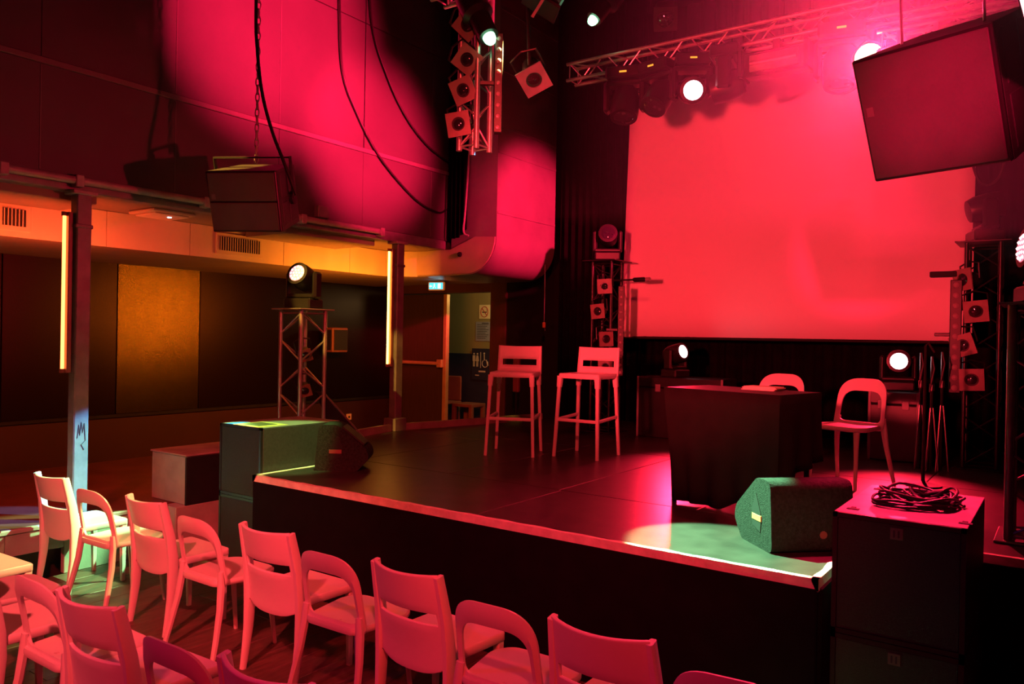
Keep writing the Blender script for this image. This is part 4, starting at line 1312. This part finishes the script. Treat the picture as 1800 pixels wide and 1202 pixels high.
# bar stools
def bar_stool():
    """tall stool, front legs toward -Y"""
    t = thing('bar_stool', 'x', 'bar stool')
    out = rounded([(-0.2, -0.2), (0.2, -0.2), (0.205, 0.2), (-0.205, 0.2)], 0.03, 4)
    n = len(out)
    vs = []
    for s, z in ((0.97, 0.70), (1, 0.71), (1, 0.735), (0.97, 0.745), (0.5, 0.735)):
        vs += [(x * s, y * s, z) for x, y in out]
    fs = [tuple(range(n - 1, -1, -1))]
    for k in range(4):
        for i in range(n):
            j = (i + 1) % n
            fs.append((k * n + i, k * n + j, (k + 1) * n + j, (k + 1) * n + i))
    fs.append(tuple(4 * n + i for i in range(n)))
    MB().add(vs, fs).build('seat', 'plastic', t, smooth=True)
    us = [-1, -0.9, -0.78, -0.5, -0.25, 0, 0.25, 0.5, 0.78, 0.9, 1]
    zs = [0.72, 0.77, 0.80, 0.856, 0.89, 0.93, 0.965, 0.975]
    vs, fs = [], []
    for z in zs:
        for u in us:
            w = 0.21 - 0.005 * (z - 0.72) / 0.25
            zz = z + (0.006 * u * u if z == 0.975 else 0)
            vs.append((u * w, 0.19 + 0.11 * (z - 0.72) + 0.025 * (1 - u * u), zz))
    m_ = len(us)
    for k in range(len(zs) - 1):
        for i in range(m_ - 1):
            if zs[k] == 0.80 and abs((us[i] + us[i + 1]) / 2) < 0.8:
                continue
            fs.append((k * m_ + i, k * m_ + i + 1, (k + 1) * m_ + i + 1, (k + 1) * m_ + i))
    b = MB().add(vs, fs).build('backrest', 'plastic', t, smooth=True, recalc=False)
    sm = b.modifiers.new('thickness', 'SOLIDIFY')
    sm.thickness = 0.02
    sm.offset = 0
    for sx in (-1, 1):
        for sy in (-1, 1):
            top = (sx * 0.185, sy * 0.18, 0.72)
            kn = (sx * 0.19, sy * 0.188, 0.62)
            ft = (sx * 0.215, sy * 0.222, 0.0)
            lg = MB().bar([top, kn], [(0.024, 0.024), (0.02, 0.02)]).build('socket', 'plastic', t, smooth=True)
            MB().bar([kn, ft], [(0.015, 0.015), (0.013, 0.013)]).build('leg', 'plastic2', t, smooth=True)
    z = 0.33
    q = 0.201
    for (a, b_) in (((-q, -q, z), (q, -q, z)), ((-q, -q, z), (-q, q, z + 0.02)), ((q, -q, z), (q, q, z + 0.02))):
        MB().bar([a, b_], [(0.014, 0.01)] * 2, ref=(0, 0, 1)).build('footrest', 'plastic2', t, smooth=True)
    return t


st = bar_stool()
st.location = (-4.12, 5.88, S)
st.rotation_euler = (0, 0, math.radians(24))
tag(st, 'left red-lit bar stool with slotted low back, nearest the doorway', 'bar stool', 'bar stools on stage')
s2 = copy_tree(st)
s2.location = (-3.54, 6.20, S)
s2.rotation_euler = (0, 0, math.radians(3))
s2['label'] = 'right red-lit bar stool with slotted low back, nearest the screen'


# ------------------------------------------------------------------ floor wedges
def wedge(label, loc, rz, L, grip='metalred', top='carpet'):
    """stage monitor: cheeks at local x = 0 and L, back panel at y = 0, sloping grille toward +y"""
    t = thing('stage_monitor', label, 'stage monitor', loc, rz=rz)
    prof = rounded([(0.0, 0.0), (0.33, 0.0), (0.42, 0.10), (0.40, 0.17), (0.17, 0.355), (0.03, 0.355)], [0.04, 0.05, 0.06, 0.08, 0.07, 0.05], 4)
    MB().prism(prof, 0.02, L - 0.02, axes=(1, 2, 0)).build('body', top, t, smooth=True)
    # cheeks with a notch-shaped hand hole
    hole = [(0.12, 0.08), (0.20, 0.105), (0.21, 0.14), (0.215, 0.19), (0.17, 0.27), (0.12, 0.18), (0.115, 0.13)]
    for s, x0, x1 in ((-1, 0.0, 0.02), (1, L - 0.02, L)):
        MB().prism(prof, x0, x1, axes=(1, 2, 0)).build('cheek', 'carpet', t)
        xa, xb = (x0 - 0.003, x0) if s < 0 else (x1, x1 + 0.003)
        h = MB().prism(hole, xa, xb, axes=(1, 2, 0)).build('hand_hole', 'hole', t)
        MB().bbox((xa - 0.002, 0.112, 0.135), (xb + 0.002, 0.208, 0.165), 0.001).build('grip_bar', grip, h)
    # sloping grille
    a, b = Vector((0, 0.37, 0.194)), Vector((0, 0.20, 0.331))
    nrm = Vector((0, 0.185, 0.23)).normalized()
    vs = []
    for d in (0.0, 0.012):
        for x in (0.04, L - 0.04):
            for p in (a, b):
                vs.append(Vector((x, p.y, p.z)) + nrm * d)
    MB().add(vs, [(0, 1, 3, 2), (4, 6, 7, 5), (0, 4, 5, 1), (2, 3, 7, 6), (0, 2, 6, 4), (1, 5, 7, 3)]).build('grille', 'grille', t)
    MB().lathe([(0.02, 0), (0.02, 0.006)], 10, Matrix.Translation((L * 0.62, 0.006, 0.09)) @ Matrix.Rotation(PI / 2, 4, 'X')).build('connector', 'metalred', t)
    return t


wedge('green-lit stage monitor wedge at the front right of the stage', (-1.18, 3.93, S), math.radians(45), 0.45, 'orangeplug')
wedge('dark stage monitor wedge at the front left of the stage', (-4.895, 4.29, S), math.radians(-53), 0.28)


# ------------------------------------------------------------------ bass speakers
def sub(label, x0, x1, y0, y1, z0, z1, group, topmat='subbox', badge=True):
    t = thing('bass_speaker', label, 'loudspeaker', ((x0 + x1) / 2, (y0 + y1) / 2, z0), group=group)
    w, d, h = (x1 - x0) / 2, (y1 - y0) / 2, z1 - z0
    MB().bbox((-w, -d + 0.02, 0), (w, d, h - 0.004), 0.006).build('cabinet', 'subbox', t)
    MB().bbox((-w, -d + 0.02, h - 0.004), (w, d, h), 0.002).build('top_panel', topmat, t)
    f = MB()
    b = 0.02
    f.box((-w, -d, 0), (-w + b, -d + 0.02, h)).box((w - b, -d, 0), (w, -d + 0.02, h)).box((-w, -d, 0), (w, -d + 0.02, b)).box((-w, -d, h - b), (w, -d + 0.02, h))
    f.build('front_frame', 'blackgloss', t)
    MB().bbox((-w + b, -d + 0.004, b), (w - b, -d + 0.02, h - b), 0.003).build('grille', 'grille', t)
    if not badge:
        return t
    bd = MB().bbox((-0.025, -d - 0.002, h - 0.085), (0.025, -d + 0.004, h - 0.035), 0.002).build('badge', 'badge', t)
    g = MB()
    for xx in (-0.009, 0.009):
        g.box((xx - 0.004, -d - 0.004, h - 0.075), (xx + 0.003, -d - 0.002, h - 0.045))
    g.build('badge_mark', 'ink', bd)
    return t


SL = 'bass speakers left of the stage'
SRt = 'bass speakers right of the stage'
sub('lower bass speaker of the stack left of the stage', -5.435, -4.925, 3.72, 4.5, 0.0, 0.558, SL, badge=False)
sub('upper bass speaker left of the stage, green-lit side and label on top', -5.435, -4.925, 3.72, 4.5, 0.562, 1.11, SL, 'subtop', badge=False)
sub('lower bass speaker of the stack right of the stage', -0.835, -0.32, 3.66, 4.5, 0.0, 0.548, SRt)
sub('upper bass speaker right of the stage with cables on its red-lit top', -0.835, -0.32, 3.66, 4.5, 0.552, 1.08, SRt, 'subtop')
# stacking rail notches on the right one
for (x, y) in ((-0.80, 3.76), (-0.36, 3.76), (-0.80, 4.36)):
    o = tag(MB().prism([(0, 0), (0.05, 0), (0.05, 0.03), (0.03, 0.03), (0.03, 0.06), (0.01, 0.06), (0.01, 0.03), (0, 0.03)], 1.0805, 1.083, axes=(0, 1, 2)).build('stacking_notch', 'hole'), None)
    o.location = (x - 0.0, y, 0)
    nt_ = o
    par = [q for q in bpy.data.objects if q.get('label') == 'upper bass speaker right of the stage with cables on its red-lit top'][0]
    o.parent = par
    o.location = (x - par.location.x, y - par.location.y, -par.location.z)
# label sheets on the left speaker
t = thing('label_sheet', 'yellow-green printed sheet lying on the left bass speaker', 'paper', (-5.12, 3.86, 1.111))
MB().box((-0.16, -0.14, 0), (0.16, 0.14, 0.003)).build('sheet', 'sticker', t)
MB().box((-0.10, -0.085, 0.003), (0.10, 0.085, 0.005)).build('print', 'stickerdark', t)
t = thing('tape_strip', 'small blue strip at the corner of the left bass speaker top', 'tape', (-5.31, 3.80, 1.111), rz=0.1)
MB().bbox((-0.035, -0.09, 0), (0.035, 0.09, 0.006), 0.002).build('strip', 'stickerblue', t)

# heap of cables on the right bass speaker
for q, lb in enumerate(('black cable coiled widest in the heap on the right bass speaker', 'black cable bundled in the middle of the heap on the right bass speaker', 'black cable looping toward the front edge of the right bass speaker')):
    rnd = random.Random(20 + q)
    pts = []
    cxx, cyy = [(-0.55, 4.12), (-0.50, 4.14), (-0.60, 3.98)][q]
    loops, rx, ry = [(7, 0.16, 0.19), (9, 0.11, 0.14), (3, 0.15, 0.09)][q]
    for k in range(loops * 8):
        a = 2 * PI * k / 8
        w = 0.75 + 0.35 * rnd.random()
        pts.append((cxx + rx * w * math.cos(a) + 0.02 * rnd.uniform(-1, 1), cyy + ry * w * math.sin(a), 1.092 + 0.022 * (k / (loops * 8)) * 3 * rnd.random() * (0.5 if q == 2 else 1)))
    cable('cable_heap', lb, pts, 0.0065, 'rubber', 'cable', 4)['group'] = 'cables on the right bass speaker'

# steps up to the stage at the left
t = thing('stage_steps', 'reddish wooden step block leading up to the stage at the left', 'steps', (-6.0, 3.74, 0))
MB().bbox((-0.085, -0.1, 0), (0.1, 0.9, A), 0.006).build('lower_block', 'greybox', t)
ub = MB().bbox((-0.43, 0.0, A), (0.08, 0.9, 0.79), 0.006).build('upper_block', 'greybox', t)
MB().bbox((-0.44, -0.012, 0.79), (0.09, 0.9, 0.806), 0.004).build('tread', 'greybox', ub)
MB().bbox((0.08, -0.01, A), (0.1, 0.9, 0.785), 0.003).build('side_skirt', 'black', ub)

# microphone stand and spare stands at the back right
t = thing('microphone_stand', 'tall thin black stand rising behind the right bass speaker', 'stand', (-0.87, 6.6, S))
MB().lathe([(0.13, 0), (0.13, 0.012), (0.03, 0.03), (0.015, 0.04)], 20).build('base', 'black', t, smooth=True)
MB().tube([(0, 0, 0.03), (0, 0, 0.6), (0, 0, 1.05)], [0.013, 0.013, 0.009], 8).build('pole', 'black', t, smooth=True)
MB().tube([(0, 0, 1.05), (0.02, 0, 1.07), (0.06, 0, 1.0)], 0.01, 6).build('clip', 'black', t)
for q, (x, y, h) in enumerate(((-1.02, 7.5, 0.99), (-0.93, 7.45, 0.96), (-0.86, 7.5, 1.0))):
    t = thing('folded_stand', ['leftmost of three folded stands right of the right back light', 'middle of three folded stands right of the right back light', 'rightmost of three folded stands right of the right back light'][q], 'stand', (x, y, S), group='folded stands at the back right')
    MB().tube([(0, 0, 0), (0, 0, h)], 0.011, 8).build('pole', 'blackgloss', t, smooth=True)
    for a in range(3):
        an = a * 2.1
        MB().tube([(0.012 * math.cos(an), 0.012 * math.sin(an), h * 0.55), (0.06 * math.cos(an), 0.06 * math.sin(an), 0.0)], 0.007, 6).build('leg', 'darkalu', t)
    MB().lathe([(0.02, h * 0.7), (0.02, h * 0.76)], 10).build('knob', 'blackgloss', t)
    MB().tube([(0, -0.012, h), (0.02, -0.03, h - 0.1), (0.0, -0.03, h - 0.22), (-0.015, -0.012, h - 0.3)], 0.006, 5).build('boom', 'darkalu', t)

# ------------------------------------------------------------------ stage haze
hm = bpy.data.materials.new('stage_haze')
hm.use_nodes = True
nt = hm.node_tree
nt.nodes.remove(nt.nodes['Principled BSDF'])
vol = nt.nodes.new('ShaderNodeVolumeScatter')
vol.inputs['Color'].default_value = (1, 1, 1, 1)
vol.inputs['Density'].default_value = 0.03
vol.inputs['Anisotropy'].default_value = 0.55
nt.links.new(vol.outputs[0], nt.nodes['Material Output'].inputs['Volume'])
hz = MB().box((-1.7, 2.6, 2.3), (1.35, 7.4, 6.4)).build('stage_haze', hm)
tag(hz, 'haze glowing pink around the dazzling lamp at the top right', 'haze', kind='stuff')
